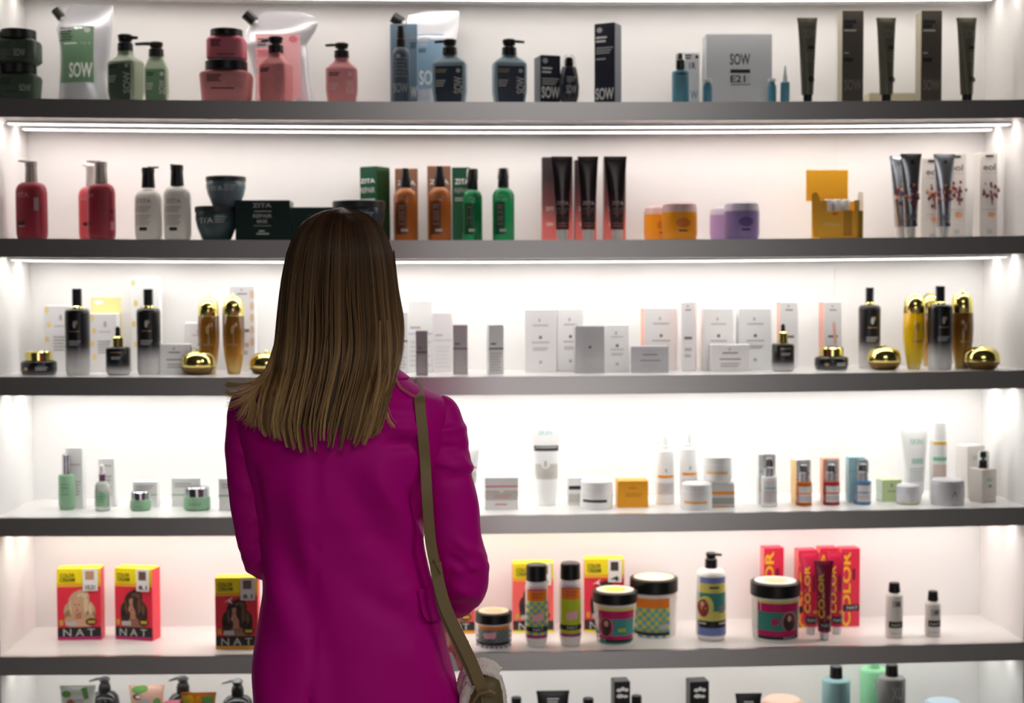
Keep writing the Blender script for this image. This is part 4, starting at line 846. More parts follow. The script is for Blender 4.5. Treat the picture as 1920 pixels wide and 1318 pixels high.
tub('largest tub with magenta and teal label and portrait', x, 46.5, 1087, 1113, 1206, .94, [('label', [('r', x-44, 1117, x+44, 1122, YL5), ('r', x-44, 1122, x+44, 1138, MG5), ('r', x-43.5, 1138, x+43.5, 1173, TL5), ('r', x-43, 1173, x+43, 1183, MG5), ('r', x-42.5, 1183, x+42.5, 1189, BLB), ('r', x-42, 1189, x+42, 1196, TL5)], .0004), ('portrait_print', [('e', x+17, 1155, 16, 19, M((196, 110, 130))), ('e', x+17, 1157, 12, 17, DKH), ('e', x+17, 1150, 4, 6, SKN), ('e', x-10, 1156, 7, 7, MG5), ('e', x+40, 1154, 3, 3, LIM)], .0018), ('lettering', [('t', 'NAT', x+6, 1184, x+30, 1188, GREYT)], .0014)], (M((236, 226, 222)), M((238, 200, 150))))
x = 1333
t = T('pump_bottle', 'white pump bottle with blue, yellow and teal label', 'bottle', x, 4, b=1203, hd=26)
t.loft('body', [(1063, 12), (1066, 22), (1071, 26), (1076, 27.5), (1186, 28), (1194, 25), (9000, 24)], WB, seg=34, angle=.9)
t.pump((1046, 1064, 11.5), (1034, 1045, 10), (1353, 1036, 1041), BLACK)
t.pr('label', ('r', x-26, 1077, x+26, 1088, BL5), ('r', x-26, 1088, x+26, 1106, YL5), ('r', x-26.5, 1106, x+26.5, 1140, TL5), ('r', x-26.5, 1140, x+26.5, 1158, YL5), ('r', x-26.5, 1158, x+26.5, 1171, BLB), ('r', x-26.5, 1171, x+26.5, 1186, BL5))
t.pr('portrait_print', ('e', x-14, 1132, 14, 21, YL5), ('e', x-18, 1134, 9, 17, M((150, 60, 60))), ('e', x-20, 1127, 3, 5, SKN), ('r', x+10, 1129, x+21, 1143, M((130, 130, 140))), e0=.0016)
t.pr('lettering', ('l', x-24, 1161, x-14, 1168, 1, GREYT), ('l', x+10, 1161, x+24, 1168, 1, GREYT), ('l', x-8, 1094, x+10, 1100, 1, INK), e0=.002)
RD5 = M((228, 50, 80), .4); RDT = M((206, 40, 78), .25); YT = M((246, 202, 30), .45)
def redcarton(label, x0, x1, yt, d, rot=0):
    t = carton(label, x0, x1, yt, 4, RD5, dp=26, d=d, rot=rot, name='hair_dye_carton', side=M((240, 110, 110), .4))
    w = x1-x0
    t.pr('lettering', ('t', 'COLOR', x0+2, yt+6, x0+w*.5, yt+146, YT, 2), ('l', x0+w*.6, yt+38, x0+w*.75, yt+80, 1, M((120, 20, 60))), ('r', x0+1, yt+105, x1-1, yt+117, BLB), ('t', 'NAT', x0+w*.3, yt+108, x1-4, yt+114, GREYT))
redcarton('red hair dye carton behind the largest tub', 1429, 1467, 1024, .2, 4)
redcarton('red hair dye carton left of three behind the tubes', 1493, 1530, 1028, .2, 4)
redcarton('red hair dye carton middle of three behind the tubes', 1534, 1568, 1024, .21, 4)
redcarton('red hair dye carton right of three behind the tubes', 1573, 1609, 1025, .2, 4)
for a, b_, yt, c, e, yb_, bs, lb in ((1497, 1535, 1037, 1508, 1532, 1173, 1191, 'red hair dye tube set back on the left'), (1525, 1562, 1051, 1534, 1558, 1183, 1202, 'darker red hair dye tube in front, middle of three'), (1545, 1583, 1036, 1557, 1580, 1173, 1191, 'red hair dye tube set back on the right')):
    t = tube(lb, a, b_, yt, c, e, yb_, 4, RDT if 'dark' not in lb else M((150, 28, 62), .25), CAPS, (c+3, e-3), b=bs); xm = (c+e)/2
    t.pr('lettering', ('t', 'COLOR', xm-13, yt+22, xm-3, yb_-26, YT, 2), ('l', xm+2, yt+40, xm+6, yt+100, 1, M((110, 20, 50))), ('r', xm-11, yb_-20, xm+11, yb_-6, BLB), ('t', 'NAT', xm-8, yb_-16, xm+8, yb_-10, GREYT), ('e', xm+6, yb_-28, 5, 3, M((180, 150, 50))))
for xc, r, yt, y1, b, lb in ((1676.5, 16, 1091, 1109, 1197, 'taller small white bottle with black cap and black band'), (1749, 14.5, 1107, 1125, 1195, 'shorter small white bottle with black cap and black band')):
    t = T('developer_bottle', lb, 'bottle', xc, 4, b=b, hd=r)
    t.loft('body', [(y1, r*.6), (y1+4, r*.9), (y1+7, r), (9000, r)], M((226, 222, 216), .35)); t.loft('cap', [(yt, r*.6), (y1, r*.68)], BLACK, keep=False)
    t.pr('band', ('r', xc-r*.98, b-35, xc+r*.98, b-23, BLB), ('r', xc-8, y1+14, xc+8, y1+26, M((190, 186, 184))), ('r', xc-2, y1+16, xc+7, y1+24, INK2))
    t.pr('lettering', ('t', 'NAT', xc-9, b-31, xc+8, b-26, GREYT), ('l', xc-10, b-14, xc+8, b-10, 1, LGR), e0=.001)

# ------------------------------------------------------------------ row 6 (bottom): only the tops are in view
SMK = M((34, 34, 36), .15, trans=.0)
def botpump(label, x, r, head, neck, sh, sp, d):
    t = T('pump_bottle', label, 'bottle', x, 5, d=d)
    t.loft('body', [(sh, neck*1.05), (sh+3, r*.7), (sh+10, r*.92), (sh+22, r), (9000, r*.95)], SMK, seg=30, angle=1.)
    t.loft('pump_collar', [(head+12, neck*.82), (head+20, neck), (sh+1, neck)], BLACK, keep=False)
    hd = t.loft('pump_head', [(head, neck*.7), (head+4, neck*.95), (head+13, neck*.6)], M((86, 88, 90), .3, .3), keep=False)
    t.tube('spout', [(x+8, head+3), (x, head+2.5), ((x+sp)/2, head+4), (sp, head+8)], [3, 3.4, 2.6, 1.5], M((86, 88, 90), .3, .3), parent=hd)
botpump('black pump bottle right of the leafy white tube', 198, 27, 1267, 11.5, 1294, 170, .17)
botpump('black pump bottle behind the orange tropical tube', 345, 29, 1266, 12, 1297, 319, .16)
botpump('black pump bottle nearest the left side of the jacket', 447, 29, 1271, 11.5, 1302, 418, .1)
def bottube(label, x0, x1, yt, mat, d, blobs):
    t = tube(label, x0, x1, yt, x0+11, x1-11, 1440, 5, mat, BLACK, (x0+14, x1-14), d=d)
    if blobs: t.pr('printed_leaves', *blobs, e0=.0006)
    return t
LEAF = M((110, 168, 90), .5)
bottube('white tube with leaf and coconut print', 115, 182, 1283, M((226, 234, 222), .35), .07, [('e', 150, 1312, 16, 13, WHT), ('e', 137, 1318, 9, 11, M((200, 110, 80))), ('q', [(155, 1288), (165, 1285), (170, 1306), (162, 1308)], LEAF), ('e', 128, 1298, 9, 6, LEAF), ('l', 140, 1308, 162, 1318, 2, GREYT)])
bottube('pink tube with green leaf print', 244, 310, 1283, M((232, 190, 170), .35), .1, [('e', 262, 1290, 12, 7, LEAF), ('e', 271, 1288, 9, 6, LEAF), ('e', 260, 1303, 8, 5, M((110, 60, 40))), ('e', 262, 1303, 5, 3, WHT), ('e', 297, 1313, 7, 8, LEAF), ('e', 275, 1313, 9, 7, GREYT)])
bottube('bright orange and green tropical tube', 341, 407, 1297, M((206, 120, 30), .35), .07, [('e', 358, 1312, 9, 12, M((246, 190, 30))), ('q', [(380, 1304), (402, 1302), (400, 1330), (384, 1330)], LEAF), ('q', [(344, 1302), (352, 1302), (358, 1318), (350, 1318)], M((170, 200, 60))), ('e', 374, 1312, 7, 10, M((250, 160, 20)))])
jar('low magenta jar in front of the middle black pump bottle', 323, 5, [(1315, 17), (1330, 18)], [(1329, 18), (9000, 17)], M((170, 40, 80), .4), M((170, 40, 80), .4), d=.05)
for xc, r, yt, dd, lb in ((968.5, 9.5, 1305, .1, 'black capped slim bottle right of the bag'), (1103, 10, 1307, .1, 'black capped slim bottle between the wide black tube and black carton'), (1193.5, 9.5, 1302, .08, 'black capped slim bottle touching the first black carton')):
    t = T('slim_bottle', lb, 'bottle', xc, 5, d=dd); t.loft('body', [(1335, r*1.3), (1340, r*1.6), (9000, r*1.6)], SMK); t.loft('cap', [(yt, r), (1336, r)], BLACK, keep=False)
CHA = M((28, 27, 29), .35)
bottube('wide black tube beside the bag', 1006, 1068, 1294, CHA, .1, [('l', 1026, 1306, 1048, 1316, 2, GREYT)])
bottube('narrower black tube left of the peach jar', 1378, 1428, 1299, CHA, .1, [('l', 1394, 1312, 1412, 1318, 1, GREYT)])
for a, b_, lb in ((1150, 1180, 'slim black carton with white emblem touching a capped bottle'), (1291, 1327, 'slim black carton with white emblem standing alone')):
    t = carton(lb, a, b_, 1272, 5, CHA, dp=30, d=.1, rot=6); xm = (a+b_)/2
    t.pr('emblem', ('e', xm-6, 1288, 5, 3.5, WHT), ('e', xm+1, 1286, 4, 4, WHT), ('e', xm+8, 1288, 4, 3.5, WHT), ('e', xm-4, 1299, 7, 4, WHT), ('e', xm+6, 1300, 5, 3, WHT))
jar('peach jar at the bottom edge', 1467, 5, [(1308, 33), (1312, 37), (1335, 37)], [(1334, 37), (9000, 35)], M((246, 204, 184), .4), M((246, 204, 184), .4), d=.12)
jar('pale blue jar at the bottom right', 1768, 5, [(1313, 30), (1317, 34), (1340, 34)], [(1339, 34), (9000, 33)], M((196, 216, 232), .4), M((196, 216, 232), .4), d=.14)
for xc, r, yt, y1, mat, cap, dd, lb, tx in ((1567, 26, 1246, 1268, M((130, 168, 170), .4), BLACK, .1, 'teal shampoo bottle with black cap', 0), (1637, 25, 1240, 1249, M((140, 206, 160), .4), M((150, 212, 168), .4), .2, 'mint green shampoo bottle behind the grey one', 1), (1671, 25.5, 1243, 1264, M((122, 120, 118), .4), BLACK, .09, 'grey shampoo bottle with black cap', 1)):
    t = T('shampoo_bottle', lb, 'bottle', xc, 5, d=dd)
    t.loft('body', [(y1, 12), (y1+2, 22), (y1+6, r), (9000, r)], mat, angle=.9); t.loft('cap', [(yt, 11), (y1+1, 12)], cap, keep=False)
    if tx: t.pr('lettering', ('t', 'XU', xc-7, y1+16, xc+14, y1+40, M((170, 176, 172))))

# ------------------------------------------------------------------ the person: body, clothes, hair
PY = -0.95                       # distance of her mid-plane from the shelf front
PU = (PY+CAMD)/F                 # metres per photograph pixel there (about 0.975 mm)
def pp(px, py, dy=0.):
    p = at(px, py, PY); return Vector((p.x, PY+dy, p.z))
def cat(v, n):
    """Catmull-Rom through rows of numbers"""
    v = np.array(v, float); out = []
    m = len(v)
    for i in range(m-1):
        p0, p1, p2, p3 = v[max(i-1, 0)], v[i], v[i+1], v[min(i+2, m-1)]
        for k in range(n):
            t = k/n
            out.append(.5*((2*p1)+(-p0+p2)*t+(2*p0-5*p1+4*p2-p3)*t*t+(-p0+3*p1-3*p2+p3)*t**3))
    out.append(v[-1]); return np.array(out)
def gridmesh(P, closed=True, caps=True):
    n, m = P.shape[:2]; Fc = []
    for i in range(n-1):
        for k in range(m if closed else m-1):
            a = i*m+k; b = i*m+(k+1) % m; Fc.append((a, b, b+m, a+m))
    if caps and closed:
        Fc.append(tuple(range(m-1, -1, -1))); Fc.append(tuple(range((n-1)*m, n*m)))
    return P.reshape(-1, 3), Fc
def normals(P):
    du = np.roll(P, -1, 1)-np.roll(P, 1, 1); dv = np.gradient(P, axis=0)
    n = np.cross(du, dv); return n/(np.linalg.norm(n, axis=2, keepdims=True)+1e-9)
def fold(px, py, x0, y0, x1, y1, w, amp):
    """a soft ridge (amp > 0) or furrow along a line in photograph pixels, fading at its ends"""
    dx, dy = x1-x0, y1-y0; L2 = dx*dx+dy*dy
    t = ((px-x0)*dx+(py-y0)*dy)/L2; d = ((px-x0)*dy-(py-y0)*dx)/math.sqrt(L2)
    e = np.clip(1-np.abs(t-.5)*2, 0, 1)**.5*(np.abs(t-.5) < .5)
    return amp*np.exp(-(d/w)**2)*e

per = empty('person', (pp(660, 600).x, PY, 0))
tag(per, 'person seen from behind in a magenta blazer with long straight brown hair', 'person')
base = Vector(per.location)
def plink(name, V, Fc, mat, parent=per, off=True, **k):
    b = base if off else Vector((0, 0, 0))
    return link(name, mesh([Vector(v)-b for v in V], Fc, mat, **k), parent)
SKIN = M((224, 172, 146), .5, sub=.15); 
mg = bpy.data.materials.new('blazer_cloth'); mg.use_nodes = True
_b = mg.node_tree.nodes['Principled BSDF']; _b.inputs['Base Color'].default_value = (*lin((194, 2, 136)), 1); _b.inputs['Roughness'].default_value = .55
_b.inputs['Sheen Weight'].default_value = .15; _b.inputs['Sheen Roughness'].default_value = .4; _b.inputs['Sheen Tint'].default_value = (*lin((240, 70, 190)), 1); _b.inputs['Specular IOR Level'].default_value = .12
_tc = mg.node_tree.nodes.new('ShaderNodeTexCoord'); _w = mg.node_tree.nodes.new('ShaderNodeTexNoise'); _w.inputs['Scale'].default_value = 900; _bp = mg.node_tree.nodes.new('ShaderNodeBump'); _bp.inputs['Strength'].default_value = .08; _bp.inputs['Distance'].default_value = .0006
mg.node_tree.links.new(_tc.outputs['Object'], _w.inputs['Vector']); mg.node_tree.links.new(_w.outputs[0], _bp.inputs['Height']); mg.node_tree.links.new(_bp.outputs[0], _b.inputs['Normal'])

# --- blazer body: rows (y, left, right, depth px, forward px)
rowsB = [(686, 606, 700, 84, 10), (692, 590, 728, 100, 8), (700, 560, 746, 118, 6), (712, 506, 766, 136, 4), (723, 466, 786, 150, 2), (735, 448, 812, 164, 0), (748, 440, 834, 178, 0), (770, 440, 842, 192, 0), (800, 446, 840, 202, 0), (850, 456, 828, 212, 0), (900, 468, 812, 214, 2), (960, 480, 798, 208, 6), (1010, 491, 794, 200, 10), (1060, 497, 800, 198, 10), (1110, 495, 812, 206, 6), (1160, 491, 826, 218, 2), (1220, 488, 840, 230, 0), (1280, 486, 854, 238, 0), (1340, 484, 868, 244, 0), (1420, 480, 882, 248, 0)]
RB = cat(rowsB, 9); NS = 120
P = np.zeros((len(RB), NS, 3)); PX = np.zeros((len(RB), NS)); PYp = np.zeros((len(RB), NS))
for i, (y, xl, xr, dp, fwd) in enumerate(RB):
    c = (xl+xr)/2; rx = (xr-xl)/2
    for k in range(NS):
        t = 2*math.pi*k/NS; x, yy = sell(t, rx, dp/2, 2.5)
        o = pp(c+x, y); P[i, k] = (o.x, PY+(fwd+yy)*PU, o.z); PX[i, k] = c+x; PYp[i, k] = y
N = normals(P)
if (N[60, 90] @ np.array([0, -1, 0])) < 0: N = -N     # k = 3/4 turn is the back, towards the camera
back = (P[:, :, 1] < PY+.02)
D = np.zeros_like(PX)
for a in [(474, 940, 560, 1190, 26, 4), (505, 930, 640, 1240, 30, -4), (700, 850, 786, 1010, 22, 5), (640, 860, 760, 1090, 26, -4), (560, 850, 590, 1080, 24, 3), (690, 1000, 800, 1130, 24, 4), (660, 1080, 820, 1180, 22, -4), (760, 1180, 850, 1318, 26, 4), (480, 860, 500, 1000, 12, -5), (730, 790, 800, 800, 14, 5), (720, 822, 800, 826, 12, -5), (470, 1120, 540, 1400, 28, 4), (770, 900, 800, 1000, 10, -6), (700, 760, 790, 772, 12, 3), (620, 1180, 660, 1420, 26, -3)]:
    D += fold(PX, PYp, *a)
seamx = 600+(PYp-820)*.0-10*np.clip((PYp-1000)/300, 0, 1)
D -= 1.6*np.exp(-((PX-seamx)/2.2)**2)*(PYp > 740)            # centre back seam
D -= 2.6*np.exp(-((PX-seamx)/4.0)**2)*np.clip((PYp-1180)/120, 0, 1)   # vent
D += 6.0*np.clip((seamx-PX)/40, 0, 1)*np.clip(1-(seamx-PX)/160, 0, 1)*np.clip((PYp-1150)/150, 0, 1)
for i in range(P.shape[0]):
    for k in range(NS):
        D[i, k] += 1.9*noise.noise(Vector(P[i, k])*9)+.5*noise.noise(Vector(P[i, k])*26)
D *= np.where(back, 2.4, .4)
P += N*(D*PU)[:, :, None]
V, Fc = gridmesh(P); blz = plink('blazer', V, Fc, mg, angle=1.2)
# --- sleeves: rows (x, y, forward px, radius)
def sleeve(rows, folds, nm, squash=.92):
    R = cat(rows, 10); n = len(R); m = 56
    C = np.array([list(pp(r[0], r[1], r[2]*PU)) for r in R]); rad = R[:, 3]*PU
    T_ = np.gradient(C, axis=0); T_ /= np.linalg.norm(T_, axis=1, keepdims=True)
    Q = np.zeros((n, m, 3)); ref = np.array([1., 0, 0])
    for i in range(n):
        ref = ref-T_[i]*(ref @ T_[i]); ref /= np.linalg.norm(ref); bi = np.cross(T_[i], ref)
        for k in range(m):
            a = 2*math.pi*k/m; Q[i, k] = C[i]+ref*math.cos(a)*rad[i]+bi*math.sin(a)*rad[i]*squash
    NN = normals(Q)
    cen = C[:, None, :]; s = np.sign(((Q-cen)*NN).sum(2).mean()); NN *= s
    px = np.zeros((n, m)); py = np.zeros((n, m)); d = np.zeros((n, m))
    for i in range(n):
        for k in range(m):
            a, b, _ = proj(Q[i, k]); px[i, k] = a; py[i, k] = b
            d[i, k] = 1.6*noise.noise(Vector(Q[i, k])*14+Vector((3, 0, 0)))+.8*noise.noise(Vector(Q[i, k])*38)
    for f in folds: d += fold(px, py, *f)
    Q += NN*(d*1.6*PU)[:, :, None]
    V, Fc = gridmesh(Q); return plink(nm, V, Fc, mg, parent=blz, off=True, angle=1.2)
sl = sleeve([(478, 742, 0, 26), (468, 760, 0, 38), (463, 800, 0, 40), (462, 850, 0, 39), (466, 920, 4, 37), (472, 980, 8, 35), (482, 1030, 16, 35), (494, 1062, 40, 36), (512, 1066, 90, 35), (540, 1052, 150, 33), (572, 1030, 215, 31), (596, 1014, 262, 30)],
    [(430, 830, 480, 870, 9, 4), (432, 900, 480, 930, 9, 4), (440, 990, 500, 960, 9, 4), (450, 1040, 500, 1010, 8, -4), (460, 1075, 500, 1030, 8, 4), (430, 780, 470, 790, 9, 3)], 'sleeve')
sr = sleeve([(812, 752, 0, 22), (822, 768, 0, 36), (828, 792, 0, 42), (834, 830, -2, 46), (838, 880, -2, 45), (845, 940, 0, 50), (852, 1000, 4, 50), (863, 1050, 10, 50), (869, 1088, 24, 49), (866, 1118, 56, 46), (857, 1142, 100, 41), (848, 1160, 140, 37), (842, 1170, 165, 35)],
    [(800, 812, 880, 800, 8, 5), (796, 838, 884, 842, 8, -5), (805, 862, 884, 880, 8, 6), (850, 842, 884, 884, 7, 5), (815, 905, 890, 890, 9, -3), (850, 1010, 912, 1050, 9, 5), (848, 1070, 918, 1060, 9, 5), (840, 1100, 905, 1120, 10, 6), (835, 1040, 900, 1085, 8, -5), (835, 1135, 895, 1142, 7, -4)], 'sleeve')
# --- collar, pocket flaps
R = cat([(676, 600, 716, 84, 14), (684, 592, 736, 96, 12), (696, 578, 752, 112, 10), (708, 556, 768, 128, 8)], 5); Q = []
for (y, xl, xr, dp, fwd) in R:
    Q.append([list(pp((xl+xr)/2+sell(2*math.pi*k/64, (xr-xl)/2, dp/2+3, 2.3)[0], y)[:1])+[PY+(fwd+sell(2*math.pi*k/64, (xr-xl)/2, dp/2+3, 2.3)[1])*PU, pp((xl+xr)/2, y).z] for k in range(64)])
V, Fc = gridmesh(np.array(Q), caps=False); col = plink('collar', V, Fc, mg, parent=blz, angle=1.2)
md = col.modifiers.new('thick', 'SOLIDIFY'); md.thickness = .005; md.offset = 1
def torso_back(px, py):
    """y of the blazer's back at a photograph pixel, from its mesh grid"""
    q = np.where(back, (PX-px)**2+(PYp-py)**2, 1e9); i = np.unravel_index(np.argmin(q), q.shape); return P[i][1]
def flap(pts, lift, nm):
    n = len(pts); V = []
    for dz in (0, .006):
        for (x, y) in pts:
            Y = torso_back(x, y)-lift-.004+dz; o = at(x, y, Y); V.append(o)
    Fc = [tuple(range(n)), tuple(range(2*n-1, n-1, -1))]+[(i, i+n, (i+1) % n+n, (i+1) % n) for i in range(n)]
    return plink(nm, V, Fc, mg, parent=blz, smooth=False)
flap([(784, 1106), (800, 1102), (818, 1098), (828, 1120), (832, 1150), (826, 1164), (812, 1167), (800, 1164), (793, 1152), (788, 1130)], .004, 'pocket_flap')
flap([(494, 1098), (500, 1100), (498, 1150), (490, 1152), (487, 1146)], .012, 'pocket_flap')
# --- the body under the clothes: one skin
def bodymesh():
    J = {}
    def j(n, px, py, fwd, r, p=None): J[n] = (pp(px, py, fwd*PU), r, p)
    j('pelvis', 672, 1330, 0, .085); j('belly', 650, 1130, 6, .07, 'pelvis'); j('chest', 640, 900, 6, .085, 'belly'); j('upper', 640, 770, 2, .085, 'chest')
    j('neck', 638, 690, 12, .05, 'upper'); j('nape', 637, 640, 22, .05, 'neck'); j('skull', 636, 560, 34, .078, 'nape'); j('crown', 636, 480, 26, .082, 'skull'); j('top', 636, 432, 24, .055, 'crown')
    j('jaw', 636, 600, 84, .038, 'skull'); j('chin', 636, 618, 108, .018, 'jaw'); j('brow', 636, 500, 96, .045, 'crown'); j('nose', 636, 546, 128, .011, 'brow')
    j('earl', 552, 540, 36, .012, 'skull'); j('earr', 720, 540, 36, .012, 'skull')
    j('shl', 490, 778, 0, .03, 'upper'); j('ell', 494, 1056, 40, .028, 'shl'); j('wrl', 604, 1010, 275, .021, 'ell')
    j('shr', 808, 790, 0, .03, 'upper'); j('elr', 866, 1092, 30, .03, 'shr'); j('wrr', 830, 1178, 180, .022, 'elr'); j('palmr', 838, 1210, 170, .027, 'wrr'); j('knr', 852, 1240, 150, .025, 'palmr')
    for s, px in (('l', 610), ('r', 735)):
        h = pp(px, 1370, 0); J['hip'+s] = (h, .085, 'pelvis'); J['knee'+s] = (Vector((h.x, PY+.01, .47)), .05, 'hip'+s); J['ank'+s] = (Vector((h.x, PY-.02, .09)), .033, 'knee'+s); J['toe'+s] = (Vector((h.x, PY+.13, .04)), .03, 'ank'+s)
    for i, (dx, l1) in enumerate(((-7, 16), (-1, 19), (5, 18), (11, 14))):
        j('fa%d' % i, 862+dx, 1254, 140-i*7, .0095, 'knr'); j('fb%d' % i, 870+dx, 1254+l1, 124-i*9, .0085, 'fa%d' % i); j('fc%d' % i, 874+dx, 1254+l1*1.9, 104-i*9, .007, 'fb%d' % i)
    j('tha', 832, 1226, 136, .011, 'palmr'); j('thb', 838, 1246, 118, .009, 'tha')
    j('palml', 618, 1000, 300, .024, 'wrl')
    for i in range(4): j('ga%d' % i, 626+i*4, 992+i*5, 330, .0095, 'palml'); j('gb%d' % i, 632+i*4, 992+i*6, 356, .008, 'ga%d' % i)
    j('gt', 612, 984, 318, .01, 'palml'); j('gt2', 616, 972, 334, .008, 'gt')
    names = list(J); me = bpy.data.meshes.new('body'); ix = {n: i for i, n in enumerate(names)}
    me.from_pydata([J[n][0]-base for n in names], [(ix[J[n][2]], ix[n]) for n in names if J[n][2]], [])
    o = bpy.data.objects.new('body', me); COL.objects.link(o)
    o.modifiers.new('skin', 'SKIN'); sv = me.skin_vertices[0].data
    for n in names: sv[ix[n]].radius = (J[n][1], J[n][1])
    sv[0].use_root = True
    ss = o.modifiers.new('sub', 'SUBSURF'); ss.levels = 2; ss.render_levels = 2
    dg = bpy.context.evaluated_depsgraph_get(); m2 = bpy.data.meshes.new_from_object(o.evaluated_get(dg))
    bpy.data.objects.remove(o); m2.materials.clear(); m2.materials.append(SKIN)
    m2.polygons.foreach_set('use_smooth', [True]*len(m2.polygons))
    b = link('body', m2, per); return b
body = bodymesh()
for s, px in (('l', 590), ('r', 668)):      # eyes and mouth on the face turned to the shelf
    V, Fc = ringmesh([(-.006, 0, .003, .003, 2), (-.003, 0, .0062, .0062, 2), (.003, 0, .0062, .0062, 2), (.006, 0, .003, .003, 2)], 12)
    c = pp(636+(-24 if s == 'l' else 24), 532, 138*PU); plink('eye', [Vector(v)+c for v in V], Fc, M((40, 34, 30), .2), parent=body)
V, Fc = tubemesh([pp(618, 592, 122*PU), pp(636, 595, 128*PU), pp(654, 592, 122*PU)], [.002, .005, .002], 8); plink('mouth', V, Fc, M((190, 90, 90), .4), parent=body)
# --- trousers and shoes (below the frame)
TRO = M((40, 38, 42), .7, bump=.1, scale=300)
tv, tf = [], []
hipc = pp(672, 1400)
rowsT = [(hipc.z+.12, .155), (hipc.z+.02, .17), (hipc.z-.06, .168)]
Q = np.array([[(hipc.x+sell(2*math.pi*k/40, r, r*.7, 2.4)[0], PY+sell(2*math.pi*k/40, r, r*.7, 2.4)[1], z) for k in range(40)] for z, r in rowsT]); tv, tf = gridmesh(Q)
tro = plink('trousers', tv, tf, TRO)
for px in (610, 735):
    h = pp(px, 1370)
    Q = np.array([[(h.x+r*math.cos(2*math.pi*k/28), PY+o+r*math.sin(2*math.pi*k/28), z) for k in range(28)] for z, r, o in ((hipc.z-.02, .1, 0), (.5, .075, .01), (.3, .066, 0), (.1, .062, -.02), (.06, .063, -.02))]); V, Fc = gridmesh(Q); plink('trouser_leg', V, Fc, TRO, parent=tro)
    rings = [(0, 0, .042, .115, 2.6), (.012, 0, .044, .12, 2.6), (.05, 0, .04, .105, 2.4), (.085, 0, .034, .07, 2.2)]
    V, Fc = ringmesh(rings, 28); plink('shoe', [Vector(v)+Vector((h.x, PY+.045-v[2]*.6, 0)) for v in V], Fc, BLACK)

# --- hair: a dark under-layer and several thousand tapered strands gathered into locks
def hw(y):   # outline of the hair, left and right, and how far it stands out behind
    ys = [388, 394, 402, 416, 440, 475, 520, 570, 620, 660, 700, 740, 790, 835]
    xl = [638, 606, 586, 566, 548, 536, 528, 522, 517, 513, 508, 502, 496, 520]
    xr = [642, 672, 690, 708, 724, 735, 741, 745, 750, 751, 744, 734, 722, 700]
    bk = [6, 36, 58, 80, 100, 112, 116, 112, 104, 102, 104, 112, 116, 116]
    return np.interp(y, ys, xl), np.interp(y, ys, xr), np.interp(y, ys, bk)
CY0 = 26     # the head sits a little forward of the shoulders
TBX = np.arange(400, 900, 4); _rows = [i for i in range(len(RB)) if RB[i][0] > 688]
TBY = np.array([RB[i][0] for i in _rows]); TB = []
for i in _rows:
    o_ = np.argsort(PX[i][back[i]]); TB.append(np.interp(TBX, PX[i][back[i]][o_], (P[i, :, 1][back[i]][o_]-PY)/PU, left=0, right=0))
TB = np.array(TB)
def back_fwd(x, y):
    """how far the blazer's back stands behind her mid-plane (px), at arrays of pixels"""
    yi = np.clip(np.interp(y, TBY, np.arange(len(TBY))), 0, len(TBY)-1.001); xi = np.clip((x-400)/4, 0, len(TBX)-1.001)
    a, c = yi.astype(int), xi.astype(int); f, g = yi-a, xi-c
    return TB[a, c]*(1-f)*(1-g)+TB[a+1, c]*f*(1-g)+TB[a, c+1]*(1-f)*g+TB[a+1, c+1]*f*g
def hairpt(phi, y, r):
    y = np.asarray(y, float); phi = np.broadcast_to(phi, y.shape); xl, xr, bk = hw(y); c = (xl+xr)/2; rx = (xr-xl)/2
    yy = np.cos(phi); f = np.interp(y, [388, 640, 700, 830], [CY0, CY0, 12, 4])
    bb = np.where(yy > 0, bk, np.minimum(bk, 95))
    x = c+np.sin(phi)*rx*r; fw_ = f-yy*bb*r
    lim = back_fwd(x, np.maximum(y, 690))-5-220*(r-.9)
    w = np.clip((y-664)/40, 0, 1); w = w*w*(3-2*w)
    return x, np.where(w > 0, fw_+(np.minimum(fw_, lim)-fw_)*w, fw_)
def hps(x, y, fwd):
    """arrays of photograph pixels at her mid-plane, pushed forward or back"""
    dx = ray(0, 0); ox = np.array(fw)[None]+np.outer((x-W/2)/F, np.array(rt))-np.outer((y-H/2)/F, np.array(up))
    Pq = np.array(CAM)[None]+ox*((PY-CAM.y)/ox[:, 1])[:, None]; Pq[:, 1] += fwd*PU; return Pq
def hp(x, y, fwd): return hps(np.array([x]), np.array([y]), np.array([fwd]))[0]
Q = []; phs = np.linspace(-2.1, 2.1, 60)
for y in (391, 393, 396, 400, 405, 412, 420, 430, 445, 460, 480, 510, 550, 600, 650, 680, 700, 720, 740, 760, 780, 792):
    x, f = hairpt(phs, np.full(60, float(y)), .90); Q.append(hps(x, np.full(60, float(y)), f+2))
hv, hf = gridmesh(np.array(Q), closed=False)
hm = bpy.data.materials.new('hair'); hm.use_nodes = True; nt = hm.node_tree; hb = nt.nodes['Principled BSDF']
at_ = nt.nodes.new('ShaderNodeAttribute'); at_.attribute_name = 'tint'; nt.links.new(at_.outputs['Color'], hb.inputs['Base Color']); hb.inputs['Roughness'].default_value = .4; hb.inputs['Specular IOR Level'].default_value = .4
hz = [v[2]-base.z for v in hv]; hair = plink('hair', hv, hf, MG([(0, (96, 68, 38)), (.35, (62, 42, 25)), (.7, (36, 24, 16)), (1, (34, 22, 15))], min(hz), max(hz), .6), parent=per)
rs = np.random.RandomState(3); strands = []
NL = 130; lockphi = np.sort(rs.uniform(-2.2, 2.2, NL)); locktip = rs.uniform(-16, 10, NL); lockamp = rs.normal(0, 1, NL); locktone = rs.beta(.8, 1.1, NL); lockr = rs.uniform(-.022, .028, NL)
TT = np.linspace(0, 1, 24)
